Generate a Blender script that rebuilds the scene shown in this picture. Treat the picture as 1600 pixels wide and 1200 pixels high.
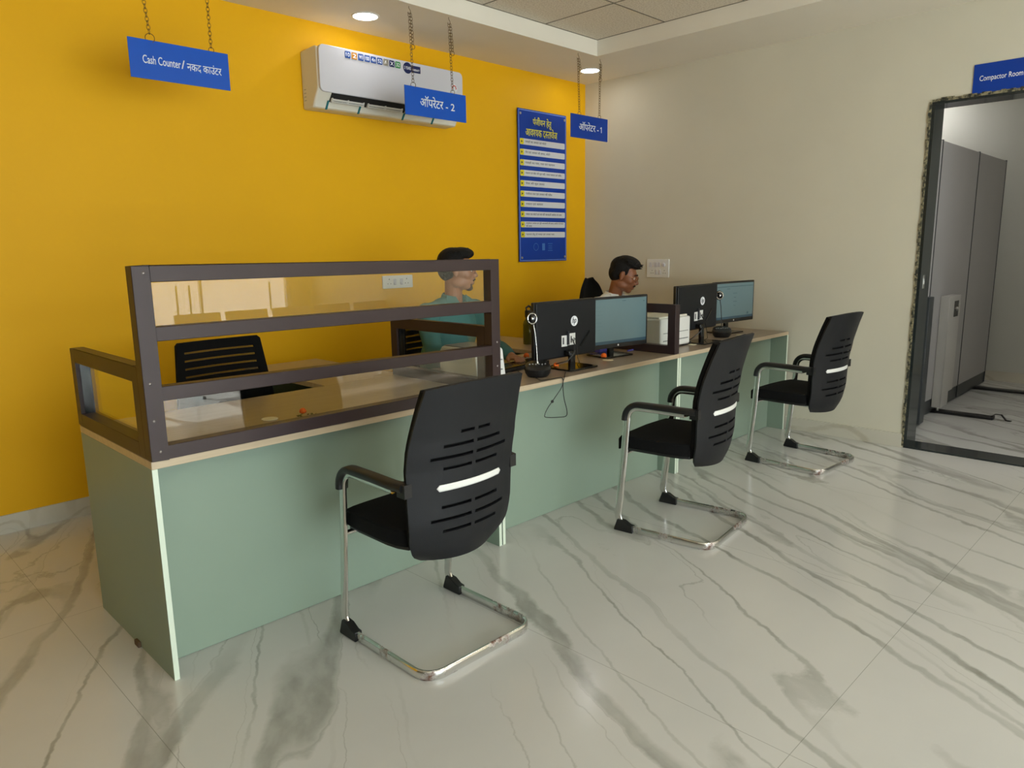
import bpy, bmesh, math, random
from mathutils import Vector, Matrix, noise
random.seed(7)
PI = math.pi
S = bpy.context.scene
COL = S.collection
for o in list(bpy.data.objects):
    bpy.data.objects.remove(o, do_unlink=True)

# ------------------------------------------------------------------ camera
cam = bpy.data.cameras.new('camera')
cam_o = bpy.data.objects.new('camera', cam)
COL.objects.link(cam_o)
cam.sensor_width = 36.0
cam.lens = 36.0 * 1135.53 / 1600.0
cam.clip_start = 0.05
CP = Vector((-5.4003, -4.3761, 1.4038))
FW = Vector((0.69748907, 0.69304837, -0.18218934)).normalized()
UP = Vector((0.1403711, 0.11717855, 0.98314045))
RT = FW.cross(UP).normalized()
UP = RT.cross(FW).normalized()
cam_o.matrix_world = Matrix(((RT.x, UP.x, -FW.x, CP.x), (RT.y, UP.y, -FW.y, CP.y), (RT.z, UP.z, -FW.z, CP.z), (0, 0, 0, 1)))
S.camera = cam_o

# ------------------------------------------------------------------ light and exposure
S.view_settings.view_transform = 'Standard'
S.view_settings.look = 'None'
S.view_settings.gamma = 1.0
S.view_settings.use_curve_mapping = False
S.view_settings.exposure = 0.0
SKY = 13.0
PANEL = 6.0  # strength of the unseen ceiling panels added to light the room
DOWN = 26.0
SUN = 26.0
world = bpy.data.worlds.new('daylight')
S.world = world
world.use_nodes = True
world.node_tree.nodes['Background'].inputs[0].default_value = (0.86, 0.94, 1.0, 1)
world.node_tree.nodes['Background'].inputs[1].default_value = SKY
sun = bpy.data.lights.new('sun', 'SUN'); sun.energy = SUN; sun.angle = .01; sun.color = (1, .98, .95)
sun_o = bpy.data.objects.new('sun', sun); COL.objects.link(sun_o)
sun_o.rotation_euler = (Vector((.12, math.cos(math.radians(35)), -math.sin(math.radians(35))))).to_track_quat('-Z', 'Y').to_euler()
S.cycles.transparent_max_bounces = 16
S.cycles.max_bounces = 8
S.cycles.diffuse_bounces = 5
S.cycles.sample_clamp_indirect = 6.0
def portal(name, loc, w, h):
    l = bpy.data.lights.new(name, 'AREA'); l.shape = 'RECTANGLE'; l.size = w; l.size_y = h
    l.cycles.is_portal = True
    o = bpy.data.objects.new(name, l); COL.objects.link(o)
    o.location = loc; o.rotation_euler = (PI/2, 0, 0)      # aims +y, into the room
    return o
RX0, RY0 = -10.2, -9.0          # room extents (corner of yellow and beige wall is the origin)
portal('added_window_daylight', (-4.65, RY0-0.12, 1.25), 4.3, 2.3)  # portal for the added front window
portal('entrance_daylight', (-1.25, RY0-0.12, 1.2), 1.9, 2.4)

# ------------------------------------------------------------------ colours and materials
def lin(c):
    return c/12.92 if c <= 0.04045 else ((c+0.055)/1.055)**2.4
def rgb(r, g, b):
    return (lin(r/255), lin(g/255), lin(b/255), 1)
def mat(name, col, rough=0.5, metal=0.0, spec=0.5, bump=None, noise_amt=0.0, noise_scale=8.0, emit=0, coat=0):
    m = bpy.data.materials.new(name); m.use_nodes = True
    nt = m.node_tree; b = nt.nodes['Principled BSDF']
    b.inputs['Base Color'].default_value = col
    b.inputs['Roughness'].default_value = rough
    b.inputs['Metallic'].default_value = metal
    b.inputs['Specular IOR Level'].default_value = spec
    if coat:
        b.inputs['Coat Weight'].default_value = coat; b.inputs['Coat Roughness'].default_value = 0.08
    if emit:
        b.inputs['Emission Color'].default_value = col; b.inputs['Emission Strength'].default_value = emit
    tc = nt.nodes.new('ShaderNodeTexCoord')
    if noise_amt:
        n = nt.nodes.new('ShaderNodeTexNoise'); n.inputs['Scale'].default_value = noise_scale; n.inputs['Detail'].default_value = 5
        nt.links.new(tc.outputs['Object'], n.inputs['Vector'])
        r = nt.nodes.new('ShaderNodeValToRGB')
        c1 = tuple(max(0, v*(1-noise_amt)) for v in col[:3]) + (1,); c2 = tuple(min(1, v*(1+noise_amt)) for v in col[:3]) + (1,)
        r.color_ramp.elements[0].color = c1; r.color_ramp.elements[1].color = c2
        r.color_ramp.elements[0].position = 0.3; r.color_ramp.elements[1].position = 0.7
        nt.links.new(n.outputs['Fac'], r.inputs[0]); nt.links.new(r.outputs[0], b.inputs['Base Color'])
    if bump:
        sc, st = bump
        n = nt.nodes.new('ShaderNodeTexNoise'); n.inputs['Scale'].default_value = sc; n.inputs['Detail'].default_value = 4
        nt.links.new(tc.outputs['Object'], n.inputs['Vector'])
        bp = nt.nodes.new('ShaderNodeBump'); bp.inputs['Strength'].default_value = st; bp.inputs['Distance'].default_value = 0.01
        nt.links.new(n.outputs['Fac'], bp.inputs['Height']); nt.links.new(bp.outputs[0], b.inputs['Normal'])
    return m
def mathn(nt, op, a, b=None, c=None, clamp=False):
    n = nt.nodes.new('ShaderNodeMath'); n.operation = op; n.use_clamp = clamp
    for i, v in enumerate((a, b, c)):
        if v is None: continue
        if isinstance(v, (int, float)): n.inputs[i].default_value = v
        else: nt.links.new(v, n.inputs[i])
    return n.outputs[0]
def glass_mat(name, tint, f0=0.08):
    m = bpy.data.materials.new(name); m.use_nodes = True; nt = m.node_tree
    nt.nodes.clear()
    out = nt.nodes.new('ShaderNodeOutputMaterial'); mix = nt.nodes.new('ShaderNodeMixShader')
    tr = nt.nodes.new('ShaderNodeBsdfTransparent'); gl = nt.nodes.new('ShaderNodeBsdfGlossy')
    tr.inputs[0].default_value = tint; gl.inputs['Roughness'].default_value = 0.0; gl.inputs[0].default_value = (1, 1, 1, 1)
    lw = nt.nodes.new('ShaderNodeLayerWeight'); lw.inputs['Blend'].default_value = 0.5
    p = mathn(nt, 'POWER', lw.outputs['Facing'], 5.0)
    f = mathn(nt, 'MULTIPLY_ADD', p, 1-f0, f0)
    nt.links.new(f, mix.inputs[0]); nt.links.new(tr.outputs[0], mix.inputs[1]); nt.links.new(gl.outputs[0], mix.inputs[2])
    nt.links.new(mix.outputs[0], out.inputs[0])
    return m
def marble_mat(name, base, vein, rough=0.16, joints=True, vein_gain=1.0):
    m = bpy.data.materials.new(name); m.use_nodes = True; nt = m.node_tree; b = nt.nodes['Principled BSDF']
    L = nt.links.new
    geo = nt.nodes.new('ShaderNodeNewGeometry')
    # y runs along the veins, x across them
    mp = nt.nodes.new('ShaderNodeMapping'); mp.inputs['Rotation'].default_value = (0, 0, math.radians(28))
    L(geo.outputs['Position'], mp.inputs['Vector'])
    wn = nt.nodes.new('ShaderNodeTexNoise'); wn.inputs['Scale'].default_value = 1.1; wn.inputs['Detail'].default_value = 2
    L(mp.outputs[0], wn.inputs['Vector'])
    sub = nt.nodes.new('ShaderNodeVectorMath'); sub.operation = 'SUBTRACT'; sub.inputs[1].default_value = (.5, .5, .5)
    L(wn.outputs['Color'], sub.inputs[0])
    sc = nt.nodes.new('ShaderNodeVectorMath'); sc.operation = 'SCALE'; sc.inputs['Scale'].default_value = 0.20
    L(sub.outputs[0], sc.inputs[0])
    add = nt.nodes.new('ShaderNodeVectorMath'); add.operation = 'ADD'
    L(mp.outputs[0], add.inputs[0]); L(sc.outputs[0], add.inputs[1])
    # finer wobble for broken edges
    wf = nt.nodes.new('ShaderNodeTexNoise'); wf.inputs['Scale'].default_value = 9; wf.inputs['Detail'].default_value = 5; wf.inputs['Roughness'].default_value = .6
    L(mp.outputs[0], wf.inputs['Vector'])
    sub2 = nt.nodes.new('ShaderNodeVectorMath'); sub2.operation = 'SUBTRACT'; sub2.inputs[1].default_value = (.5, .5, .5)
    L(wf.outputs['Color'], sub2.inputs[0])
    sc2 = nt.nodes.new('ShaderNodeVectorMath'); sc2.operation = 'SCALE'; sc2.inputs['Scale'].default_value = 0.045
    L(sub2.outputs[0], sc2.inputs[0])
    add2 = nt.nodes.new('ShaderNodeVectorMath'); add2.operation = 'ADD'
    L(add.outputs[0], add2.inputs[0]); L(sc2.outputs[0], add2.inputs[1])
    def stretched(sx, sy, off):
        q = nt.nodes.new('ShaderNodeMapping'); q.inputs['Scale'].default_value = (sx, sy, sx); q.inputs['Location'].default_value = off
        L(add2.outputs[0], q.inputs['Vector']); return q.outputs[0]
    def level(vec, scale, detail):
        n = nt.nodes.new('ShaderNodeTexNoise'); n.inputs['Scale'].default_value = scale; n.inputs['Detail'].default_value = detail
        L(vec, n.inputs['Vector']); return n.outputs['Fac']
    def ridge(fac, centre, width):
        d = mathn(nt, 'ABSOLUTE', mathn(nt, 'SUBTRACT', fac, centre))
        return mathn(nt, 'SUBTRACT', 1.0, mathn(nt, 'DIVIDE', d, width), clamp=True)
    def soft(fac, lo, hi):
        return mathn(nt, 'MULTIPLY', mathn(nt, 'SUBTRACT', fac, lo), 1.0/(hi-lo), clamp=True)
    A = level(stretched(1.0, .07, (3.1, 1.7, 0)), 3.2, 0.0)
    B = level(stretched(1.0, .08, (8.3, 5.7, 0)), 4.2, 0.0)
    K = level(mp.outputs[0], .9, 1.0); K2 = level(stretched(1, .3, (4, 4, 0)), 1.7, 2.0)
    bandA = mathn(nt, 'MULTIPLY', mathn(nt, 'MULTIPLY', ridge(A, .50, .032), 1.9, clamp=True), soft(K2, .36, .56))
    edgeA = mathn(nt, 'MULTIPLY', mathn(nt, 'MULTIPLY', ridge(A, .527, .005), .45), soft(K, .40, .60))
    bandB = mathn(nt, 'MULTIPLY', mathn(nt, 'MULTIPLY', ridge(B, .47, .027), 1.6, clamp=True), soft(K2, .60, .42))
    lineB = mathn(nt, 'MULTIPLY', ridge(B, .56, .0065), mathn(nt, 'MULTIPLY', soft(K, .45, .62), .45))
    mo = level(stretched(1, .35, (0, 0, 0)), 14, 5)
    mo = mathn(nt, 'MULTIPLY_ADD', mo, 1.0, .0)
    wide = mathn(nt, 'MULTIPLY', mathn(nt, 'MAXIMUM', bandA, bandB), mo)
    tot = mathn(nt, 'MULTIPLY', mathn(nt, 'MAXIMUM', mathn(nt, 'MAXIMUM', wide, edgeA), lineB), vein_gain, clamp=True)
    # cloudy base
    cl = nt.nodes.new('ShaderNodeTexNoise'); cl.inputs['Scale'].default_value = 2.2; cl.inputs['Detail'].default_value = 4
    L(geo.outputs['Position'], cl.inputs['Vector'])
    rb = nt.nodes.new('ShaderNodeValToRGB'); rb.color_ramp.elements[0].position = .3; rb.color_ramp.elements[1].position = .75
    rb.color_ramp.elements[0].color = tuple(v*.93 for v in base[:3]) + (1,); rb.color_ramp.elements[1].color = base
    L(cl.outputs['Fac'], rb.inputs[0])
    mx = nt.nodes.new('ShaderNodeMix'); mx.data_type = 'RGBA'
    L(tot, mx.inputs['Factor']); L(rb.outputs[0], mx.inputs['A']); mx.inputs['B'].default_value = vein
    col = mx.outputs['Result']
    if joints:
        sp = nt.nodes.new('ShaderNodeSeparateXYZ'); L(geo.outputs['Position'], sp.inputs[0])
        def joint(coord, off, period, w):
            t = mathn(nt, 'PINGPONG', mathn(nt, 'SUBTRACT', coord, off), period/2)
            return mathn(nt, 'LESS_THAN', t, w)
        jx = joint(sp.outputs[0], -4.78, 1.2, .0011)
        jy = joint(sp.outputs[1], -3.64, 2.4, .0011)
        j = mathn(nt, 'MULTIPLY', mathn(nt, 'MAXIMUM', jx, jy), .55)
        m2 = nt.nodes.new('ShaderNodeMix'); m2.data_type = 'RGBA'
        L(j, m2.inputs['Factor']); L(col, m2.inputs['A']); m2.inputs['B'].default_value = rgb(112, 112, 104)
        col = m2.outputs['Result']
    L(col, b.inputs['Base Color'])
    b.inputs['Roughness'].default_value = rough
    b.inputs['Specular IOR Level'].default_value = .5
    return m
def laminate_mat(name, c1, c2, rough=.30):
    m = bpy.data.materials.new(name); m.use_nodes = True; nt = m.node_tree; b = nt.nodes['Principled BSDF']
    geo = nt.nodes.new('ShaderNodeNewGeometry'); mp = nt.nodes.new('ShaderNodeMapping'); mp.inputs['Scale'].default_value = (1.2, 40, 40)
    nt.links.new(geo.outputs['Position'], mp.inputs[0])
    n = nt.nodes.new('ShaderNodeTexNoise'); n.inputs['Scale'].default_value = 1.5; n.inputs['Detail'].default_value = 6
    nt.links.new(mp.outputs[0], n.inputs['Vector'])
    r = nt.nodes.new('ShaderNodeValToRGB'); r.color_ramp.elements[0].color = c1; r.color_ramp.elements[1].color = c2
    r.color_ramp.elements[0].position = .3; r.color_ramp.elements[1].position = .7
    nt.links.new(n.outputs['Fac'], r.inputs[0]); nt.links.new(r.outputs[0], b.inputs['Base Color'])
    b.inputs['Roughness'].default_value = rough
    return m
def chrome_rust_mat():
    m = bpy.data.materials.new('worn chrome'); m.use_nodes = True; nt = m.node_tree; b = nt.nodes['Principled BSDF']
    tc = nt.nodes.new('ShaderNodeTexCoord'); L = nt.links.new
    n = nt.nodes.new('ShaderNodeTexNoise'); n.inputs['Scale'].default_value = 11; n.inputs['Detail'].default_value = 9; n.inputs['Roughness'].default_value = .68
    L(tc.outputs['Object'], n.inputs['Vector'])
    sp = nt.nodes.new('ShaderNodeSeparateXYZ'); L(tc.outputs['Object'], sp.inputs[0])
    low = mathn(nt, 'LESS_THAN', sp.outputs[2], .05)
    f = mathn(nt, 'MULTIPLY', mathn(nt, 'MULTIPLY', mathn(nt, 'SUBTRACT', n.outputs['Fac'], .54), 8, clamp=True), low)
    mx = nt.nodes.new('ShaderNodeMix'); mx.data_type = 'RGBA'; L(f, mx.inputs['Factor'])
    mx.inputs['A'].default_value = (.72, .72, .70, 1); mx.inputs['B'].default_value = rgb(112, 78, 60)
    L(mx.outputs['Result'], b.inputs['Base Color'])
    L(mathn(nt, 'SUBTRACT', 1.0, mathn(nt, 'MULTIPLY', f, .8)), b.inputs['Metallic'])
    L(mathn(nt, 'MULTIPLY_ADD', f, .5, .16), b.inputs['Roughness'])
    return m
def fleck_mat(name, c1, c2, scale, lo, hi, rough):
    m = bpy.data.materials.new(name); m.use_nodes = True; nt = m.node_tree; b = nt.nodes['Principled BSDF']
    geo = nt.nodes.new('ShaderNodeNewGeometry'); n = nt.nodes.new('ShaderNodeTexNoise'); n.inputs['Scale'].default_value = scale; n.inputs['Detail'].default_value = 6
    nt.links.new(geo.outputs['Position'], n.inputs['Vector'])
    r = nt.nodes.new('ShaderNodeValToRGB'); r.color_ramp.elements[0].color = c1; r.color_ramp.elements[1].color = c2
    r.color_ramp.elements[0].position = lo; r.color_ramp.elements[1].position = hi
    nt.links.new(n.outputs['Fac'], r.inputs[0]); nt.links.new(r.outputs[0], b.inputs['Base Color']); b.inputs['Roughness'].default_value = rough
    return m

M = {}
M['yellow'] = mat('yellow wall paint', rgb(233, 176, 16), .55, bump=(60, .03), noise_amt=.03, noise_scale=1.3, spec=.2)
M['beige'] = mat('beige wall paint', rgb(211, 206, 188), .6, bump=(60, .03), noise_amt=.03, noise_scale=1.5, spec=.3)
M['drab'] = mat('low bounce wall colour', rgb(120, 108, 90), .7)  # unseen left wall, kept dark to cut light bounced onto the desk end
M['room2'] = mat('pale grey wall paint', rgb(196, 196, 188), .6, noise_amt=.03, noise_scale=1.5)
M['ceil'] = mat('ceiling paint', rgb(232, 226, 212), .7, noise_amt=.02, noise_scale=2)
M['whitewall'] = mat('white paint', rgb(225, 222, 212), .6)
M['floor'] = marble_mat('marble floor tile', rgb(203, 203, 200), rgb(118, 119, 108))
M['skirt'] = marble_mat('marble skirting', rgb(208, 203, 188), rgb(160, 148, 120), .25, joints=False, vein_gain=.7)
M['granite'] = mat('polished black granite', rgb(36, 42, 42), .12, noise_amt=.25, noise_scale=60)
M['granite_rough'] = fleck_mat('rough granite edge', rgb(40, 42, 34), rgb(150, 142, 112), 55, .42, .62, .8)
M['sage'] = mat('sage green laminate', rgb(137, 154, 138), .42, noise_amt=.02, noise_scale=3, spec=.3)
M['sage_edge'] = mat('pale green edge band', rgb(214, 226, 208), .45)
M['top'] = laminate_mat('grey brown wood laminate', rgb(138, 123, 106), rgb(154, 138, 119))
M['top_edge'] = laminate_mat('light wood edge band', rgb(178, 160, 134), rgb(196, 178, 150))
M['brown'] = mat('dark brown coated aluminium', rgb(54, 41, 41), .42, spec=.35, noise_amt=.08, noise_scale=5)
M['screw'] = mat('steel screw', (.3, .27, .26, 1), .45, 1.0)
M['glass'] = glass_mat('clear glass', (.95, .97, .96, 1), .042)
M['doorglass'] = glass_mat('door glass', (.95, .97, .96, 1), .05)
M['film'] = glass_mat('tinted entrance glass', (.62, .57, .52, 1), .05)  # tint added to dim the sky mirrored in the counter screen
M['chrome'] = chrome_rust_mat()
M['chrome_clean'] = mat('bright chrome', (.75, .75, .74, 1), .14, 1.0)
M['plastic'] = mat('dark grey plastic', rgb(25, 26, 29), .52, bump=(400, .1), spec=.28)
M['plastic_blk'] = mat('black plastic', rgb(22, 22, 23), .4)
M['gloss_blk'] = mat('glossy black plastic', rgb(14, 14, 15), .15)
M['fabric'] = mat('black fabric', rgb(14, 14, 15), .9, bump=(300, .3), spec=.2)
M['white_pl'] = mat('white plastic', rgb(226, 226, 222), .35)
M['white_gl'] = mat('glossy white plastic', rgb(208, 207, 214), .12, coat=.5)
M['acside'] = mat('matt off white plastic', rgb(222, 218, 204), .5)
M['grey_pl'] = mat('mid grey plastic', rgb(130, 132, 130), .4)
M['dark_slot'] = mat('dark recess', rgb(30, 30, 30), .8)
M['blue'] = mat('blue sign board', rgb(26, 84, 186), .3, spec=.25)
M['blue_d'] = mat('deep blue sign board', rgb(20, 62, 158), .3, spec=.25)
M['navy'] = mat('navy print', rgb(22, 34, 84), .3)
M['white_txt'] = mat('white lettering', rgb(238, 240, 244), .4)
M['yellow_txt'] = mat('yellow lettering', rgb(236, 232, 60), .4)
M['rowwhite'] = mat('pale row strip', rgb(214, 216, 220), .4)
M['rowyellow'] = mat('yellow print', rgb(226, 210, 10), .4)
M['ink'] = mat('dark ink', rgb(40, 42, 50), .5)
M['faint_blue'] = mat('faint pale blue print', rgb(60, 118, 196), .4)
M['chain'] = mat('dark brass chain', rgb(112, 92, 58), .4, .8)
M['steel'] = mat('brushed steel', (.62, .62, .6, 1), .3, 1.0)
M['screenlit'] = mat('lit screen page', rgb(92, 114, 118), .25, emit=.20)
M['screenbar'] = mat('lit screen taskbar', rgb(52, 76, 90), .25, emit=.14)
M['screendark'] = mat('lit screen text', rgb(70, 92, 98), .25, emit=.1)
M['orange'] = mat('orange marigold petals', rgb(246, 110, 18), .7, bump=(120, .6))
M['stem'] = mat('dried green stem', rgb(90, 92, 50), .7)
M['cream'] = mat('cream plastic', rgb(226, 216, 184), .5)
M['bottle'] = mat('olive translucent bottle', rgb(96, 92, 30), .2)
M['bottle'].node_tree.nodes['Principled BSDF'].inputs['Transmission Weight'].default_value = .35
M['violet'] = mat('violet blue card', rgb(92, 92, 190), .5)
M['skin1'] = mat('light brown skin', rgb(152, 102, 72), .5, noise_amt=.06, noise_scale=18)
M['skin2'] = mat('brown skin', rgb(136, 84, 54), .5, noise_amt=.06, noise_scale=18)
M['hair'] = mat('black hair', rgb(16, 13, 12), .6, bump=(140, .9), spec=.25)
M['stubble'] = mat('short dark beard', rgb(66, 46, 36), .9, bump=(250, .6))
M['teal'] = mat('teal green shirt cotton', rgb(66, 112, 108), .85, bump=(14, .35), noise_amt=.05, noise_scale=5)
M['whiteshirt'] = mat('white shirt cotton', rgb(222, 224, 222), .85, bump=(14, .3))
M['trouser'] = mat('dark trouser cloth', rgb(44, 46, 54), .9, bump=(14, .3))
M['shoe'] = mat('black shoe leather', rgb(20, 18, 18), .35)
M['eyewhite'] = mat('eye white', rgb(220, 214, 206), .3)
M['iris'] = mat('dark iris', rgb(30, 18, 12), .2)
M['gold'] = mat('thin gold metal', rgb(170, 120, 80), .3, 1.0)
M['cabinet'] = mat('grey steel cabinet paint', rgb(160, 158, 158), .45, noise_amt=.03, noise_scale=2)
M['cabinet_l'] = mat('light grey steel paint', rgb(178, 176, 172), .4)
M['charcoal'] = mat('charcoal steel paint', rgb(52, 56, 58), .4)
M['tile'] = fleck_mat('mineral fibre ceiling tile', rgb(206, 196, 178), rgb(232, 224, 208), 90, .35, .6, .9)
M['tbar'] = mat('ceiling grid bar', rgb(120, 112, 96), .6)
M['diffuser'] = mat('added light diffuser', (1, .97, .92, 1), .5, emit=PANEL)
M['led'] = mat('lit downlight lens', (1, .98, .95, 1), .5, emit=DOWN)
M['sticker_blue'] = mat('blue sticker', rgb(40, 78, 150), .3)
M['sticker_gold'] = mat('gold sticker', rgb(190, 130, 40), .3)
M['sticker_green'] = mat('green sticker', rgb(40, 130, 60), .3)
M['sticker_red'] = mat('red print', rgb(200, 50, 40), .3)
M['teal_clip'] = mat('teal clip', rgb(20, 110, 120), .4)
M['brownglue'] = mat('brown rubber', rgb(96, 74, 52), .8)

# ------------------------------------------------------------------ mesh helpers
class MB:
    def __init__(s): s.bm = bmesh.new()
    def box(s, x0, x1, y0, y1, z0, z1, mx=None):
        co = [(x, y, z) for x in (x0, x1) for y in (y0, y1) for z in (z0, z1)]
        vs = [s.bm.verts.new(Vector(c) if mx is None else mx @ Vector(c)) for c in co]
        fs = []
        for f in ((0, 1, 3, 2), (4, 6, 7, 5), (0, 4, 5, 1), (2, 3, 7, 6), (0, 2, 6, 4), (1, 5, 7, 3)):
            fs.append(s.bm.faces.new([vs[i] for i in f]))
        return fs
    def prism(s, pts, axis, a, b, mx=None):
        """extrude polygon of 2-D pts along axis from a to b. pts give the other two coordinates in xyz order"""
        def mk(p, t):
            c = list(p); c.insert('xyz'.index(axis), t); v = Vector(c)
            return mx @ v if mx is not None else v
        A = [s.bm.verts.new(mk(p, a)) for p in pts]; B = [s.bm.verts.new(mk(p, b)) for p in pts]
        n = len(pts)
        s.bm.faces.new(A); s.bm.faces.new(list(reversed(B)))
        for i in range(n):
            s.bm.faces.new([A[i], B[i], B[(i+1) % n], A[(i+1) % n]])
    def cyl(s, p0, p1, r0, r1=None, n=20, caps=True):
        r1 = r0 if r1 is None else r1
        p0, p1 = Vector(p0), Vector(p1); d = (p1-p0).normalized()
        a = d.orthogonal().normalized(); b = d.cross(a)
        A = [s.bm.verts.new(p0 + (a*math.cos(2*PI*i/n)+b*math.sin(2*PI*i/n))*r0) for i in range(n)]
        B = [s.bm.verts.new(p1 + (a*math.cos(2*PI*i/n)+b*math.sin(2*PI*i/n))*r1) for i in range(n)]
        for i in range(n): s.bm.faces.new([A[i], A[(i+1) % n], B[(i+1) % n], B[i]])
        if caps: s.bm.faces.new(list(reversed(A))); s.bm.faces.new(B)
    def lathe(s, prof, c=(0, 0, 0), n=32, mx=None):
        """prof = [(r,z)...] around z"""
        rings = []
        c = Vector(c)
        def pt(r, z, i):
            v = c + Vector((r*math.cos(2*PI*i/n), r*math.sin(2*PI*i/n), z))
            return mx @ v if mx is not None else v
        for r, z in prof:
            if r < 1e-6: rings.append([s.bm.verts.new(pt(0, z, 0))])
            else: rings.append([s.bm.verts.new(pt(r, z, i)) for i in range(n)])
        for a, b in zip(rings, rings[1:]):
            if len(a) == 1 and len(b) == 1: continue
            for i in range(n):
                if len(a) == 1: s.bm.faces.new([a[0], b[(i+1) % n], b[i]])
                elif len(b) == 1: s.bm.faces.new([a[i], a[(i+1) % n], b[0]])
                else: s.bm.faces.new([a[i], a[(i+1) % n], b[(i+1) % n], b[i]])
    def sweep(s, path, ra, rb, side=None, n=12, closed=False, power=1.0):
        """tube with an elliptic section: ra along 'side', rb along tangent x side"""
        P = [Vector(p) for p in path]; rings = []
        N = len(P); prev = None
        for i, p in enumerate(P):
            t = (P[(i+1) % N if closed else min(i+1, N-1)] - P[(i-1) % N if closed else max(i-1, 0)]).normalized()
            if side is not None: sv = Vector(side(i, t)) if callable(side) else Vector(side)
            else: sv = prev if prev is not None else t.orthogonal()
            sv = (sv - t*sv.dot(t)).normalized(); prev = sv
            up = t.cross(sv)
            ring = []
            for k in range(n):
                a = 2*PI*k/n; ca, sa = math.cos(a), math.sin(a)
                ca = math.copysign(abs(ca)**power, ca); sa = math.copysign(abs(sa)**power, sa)
                ring.append(s.bm.verts.new(p + sv*ra*ca + up*rb*sa))
            rings.append(ring)
        for i in range(N if closed else N-1):
            a, b = rings[i], rings[(i+1) % N]
            for k in range(n): s.bm.faces.new([a[k], a[(k+1) % n], b[(k+1) % n], b[k]])
        if not closed:
            s.bm.faces.new(list(reversed(rings[0]))); s.bm.faces.new(rings[-1])
    def torus(s, c, R, r, nrm=(0, 0, 1), n=24, m=8, sx=1.0, updir=None):
        nv = Vector(nrm).normalized(); a = (Vector(updir) if updir else nv.orthogonal()).normalized(); b = nv.cross(a)
        path = [Vector(c) + a*R*sx*math.cos(2*PI*i/n) + b*R*math.sin(2*PI*i/n) for i in range(n)]
        s.sweep(path, r, r, side=lambda i, t: nv, n=m, closed=True)
    def ellipsoid(s, c, r, rot=None, seg=24, rng=14):
        mx = Matrix.Translation(Vector(c)) @ (rot.to_4x4() if rot is not None else Matrix.Identity(4)) @ Matrix.Diagonal((r[0], r[1], r[2], 1))
        N = s.bm.verts.new; F_ = s.bm.faces.new
        top = N(mx @ Vector((0, 0, 1))); bot = N(mx @ Vector((0, 0, -1))); prev = None
        for j in range(1, rng):
            th = PI*j/rng; z, q = math.cos(th), math.sin(th)
            ring = [N(mx @ Vector((q*math.cos(2*PI*i/seg), q*math.sin(2*PI*i/seg), z))) for i in range(seg)]
            for i in range(seg):
                k = (i+1) % seg
                if prev is None: F_((top, ring[i], ring[k]))
                else: F_((prev[i], ring[i], ring[k], prev[k]))
            prev = ring
        for i in range(seg): F_((prev[i], bot, prev[(i+1) % seg]))
    def capsule(s, p0, p1, r0, r1=None, n=16):
        r1 = r0 if r1 is None else r1
        p0, p1 = Vector(p0), Vector(p1)
        s.cyl(p0, p1, r0, r1, n)
        s.ellipsoid(p0, (r0,)*3, seg=n, rng=10); s.ellipsoid(p1, (r1,)*3, seg=n, rng=10)
    def done(s, name, material, parent=None, loc=None, smooth=False, bevel=0, seg=2, flat_ok=True):
        bmesh.ops.remove_doubles(s.bm, verts=s.bm.verts, dist=1e-6)
        bmesh.ops.recalc_face_normals(s.bm, faces=s.bm.faces)
        me = bpy.data.meshes.new(name); s.bm.to_mesh(me); s.bm.free()
        return link_mesh(name, me, material, parent, loc, smooth, bevel, seg)
def link_mesh(name, me, material, parent=None, loc=None, smooth=False, bevel=0, seg=2):
    o = bpy.data.objects.new(name, me); COL.objects.link(o)
    for m in (material if isinstance(material, (list, tuple)) else [material]): me.materials.append(m)
    if loc is not None: o.location = loc
    if parent is not None: o.parent = parent
    if smooth or bevel:
        for p in me.polygons: p.use_smooth = True
        try: me.set_sharp_from_angle(angle=math.radians(38))
        except Exception: pass
    if bevel:
        md = o.modifiers.new('bevel', 'BEVEL'); md.width = bevel; md.segments = seg; md.limit_method = 'ANGLE'; md.angle_limit = math.radians(35)
    return o
def tag(o, label=None, cat=None, group=None, kind=None):
    if label: o['label'] = label
    if cat: o['category'] = cat
    if group: o['group'] = group
    if kind: o['kind'] = kind
    return o
def thing(name, label, cat, loc=(0, 0, 0), rz=0.0, group=None):
    o = bpy.data.objects.new(name, None); COL.objects.link(o); o.empty_display_size = .1
    o.location = loc; o.rotation_euler = (0, 0, rz)
    return tag(o, label, cat, group)
def struct(o): o['kind'] = 'structure'; return o
def copy_tree(o, parent=None):
    kids = [c for c in bpy.data.objects if c.parent == o]
    c = o.copy(); COL.objects.link(c)
    if parent is not None: c.parent = parent
    for k in kids: copy_tree(k, c)
    return c
def bx(name, m, x0, x1, y0, y1, z0, z1, parent=None, bevel=0, seg=2):
    b = MB(); b.box(x0, x1, y0, y1, z0, z1); return b.done(name, m, parent, bevel=bevel, seg=seg)
def arc(c, r, a0, a1, n, plane='yz', const=0.0):
    out = []
    for i in range(n+1):
        a = a0+(a1-a0)*i/n; u, v = c[0]+r*math.cos(a), c[1]+r*math.sin(a)
        out.append({'yz': (const, u, v), 'xy': (u, v, const), 'xz': (u, const, v)}[plane])
    return out
def rounded_rect(x0, x1, z0, z1, r, n=5):
    pts = []
    for cx, cz, a in ((x1-r, z1-r, 0), (x0+r, z1-r, PI/2), (x0+r, z0+r, PI), (x1-r, z0+r, 3*PI/2)):
        for i in range(n+1):
            t = a + PI/2*i/n; pts.append((cx+r*math.cos(t), cz+r*math.sin(t)))
    return pts
TMP = bpy.data.scenes.new('workbench')
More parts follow.
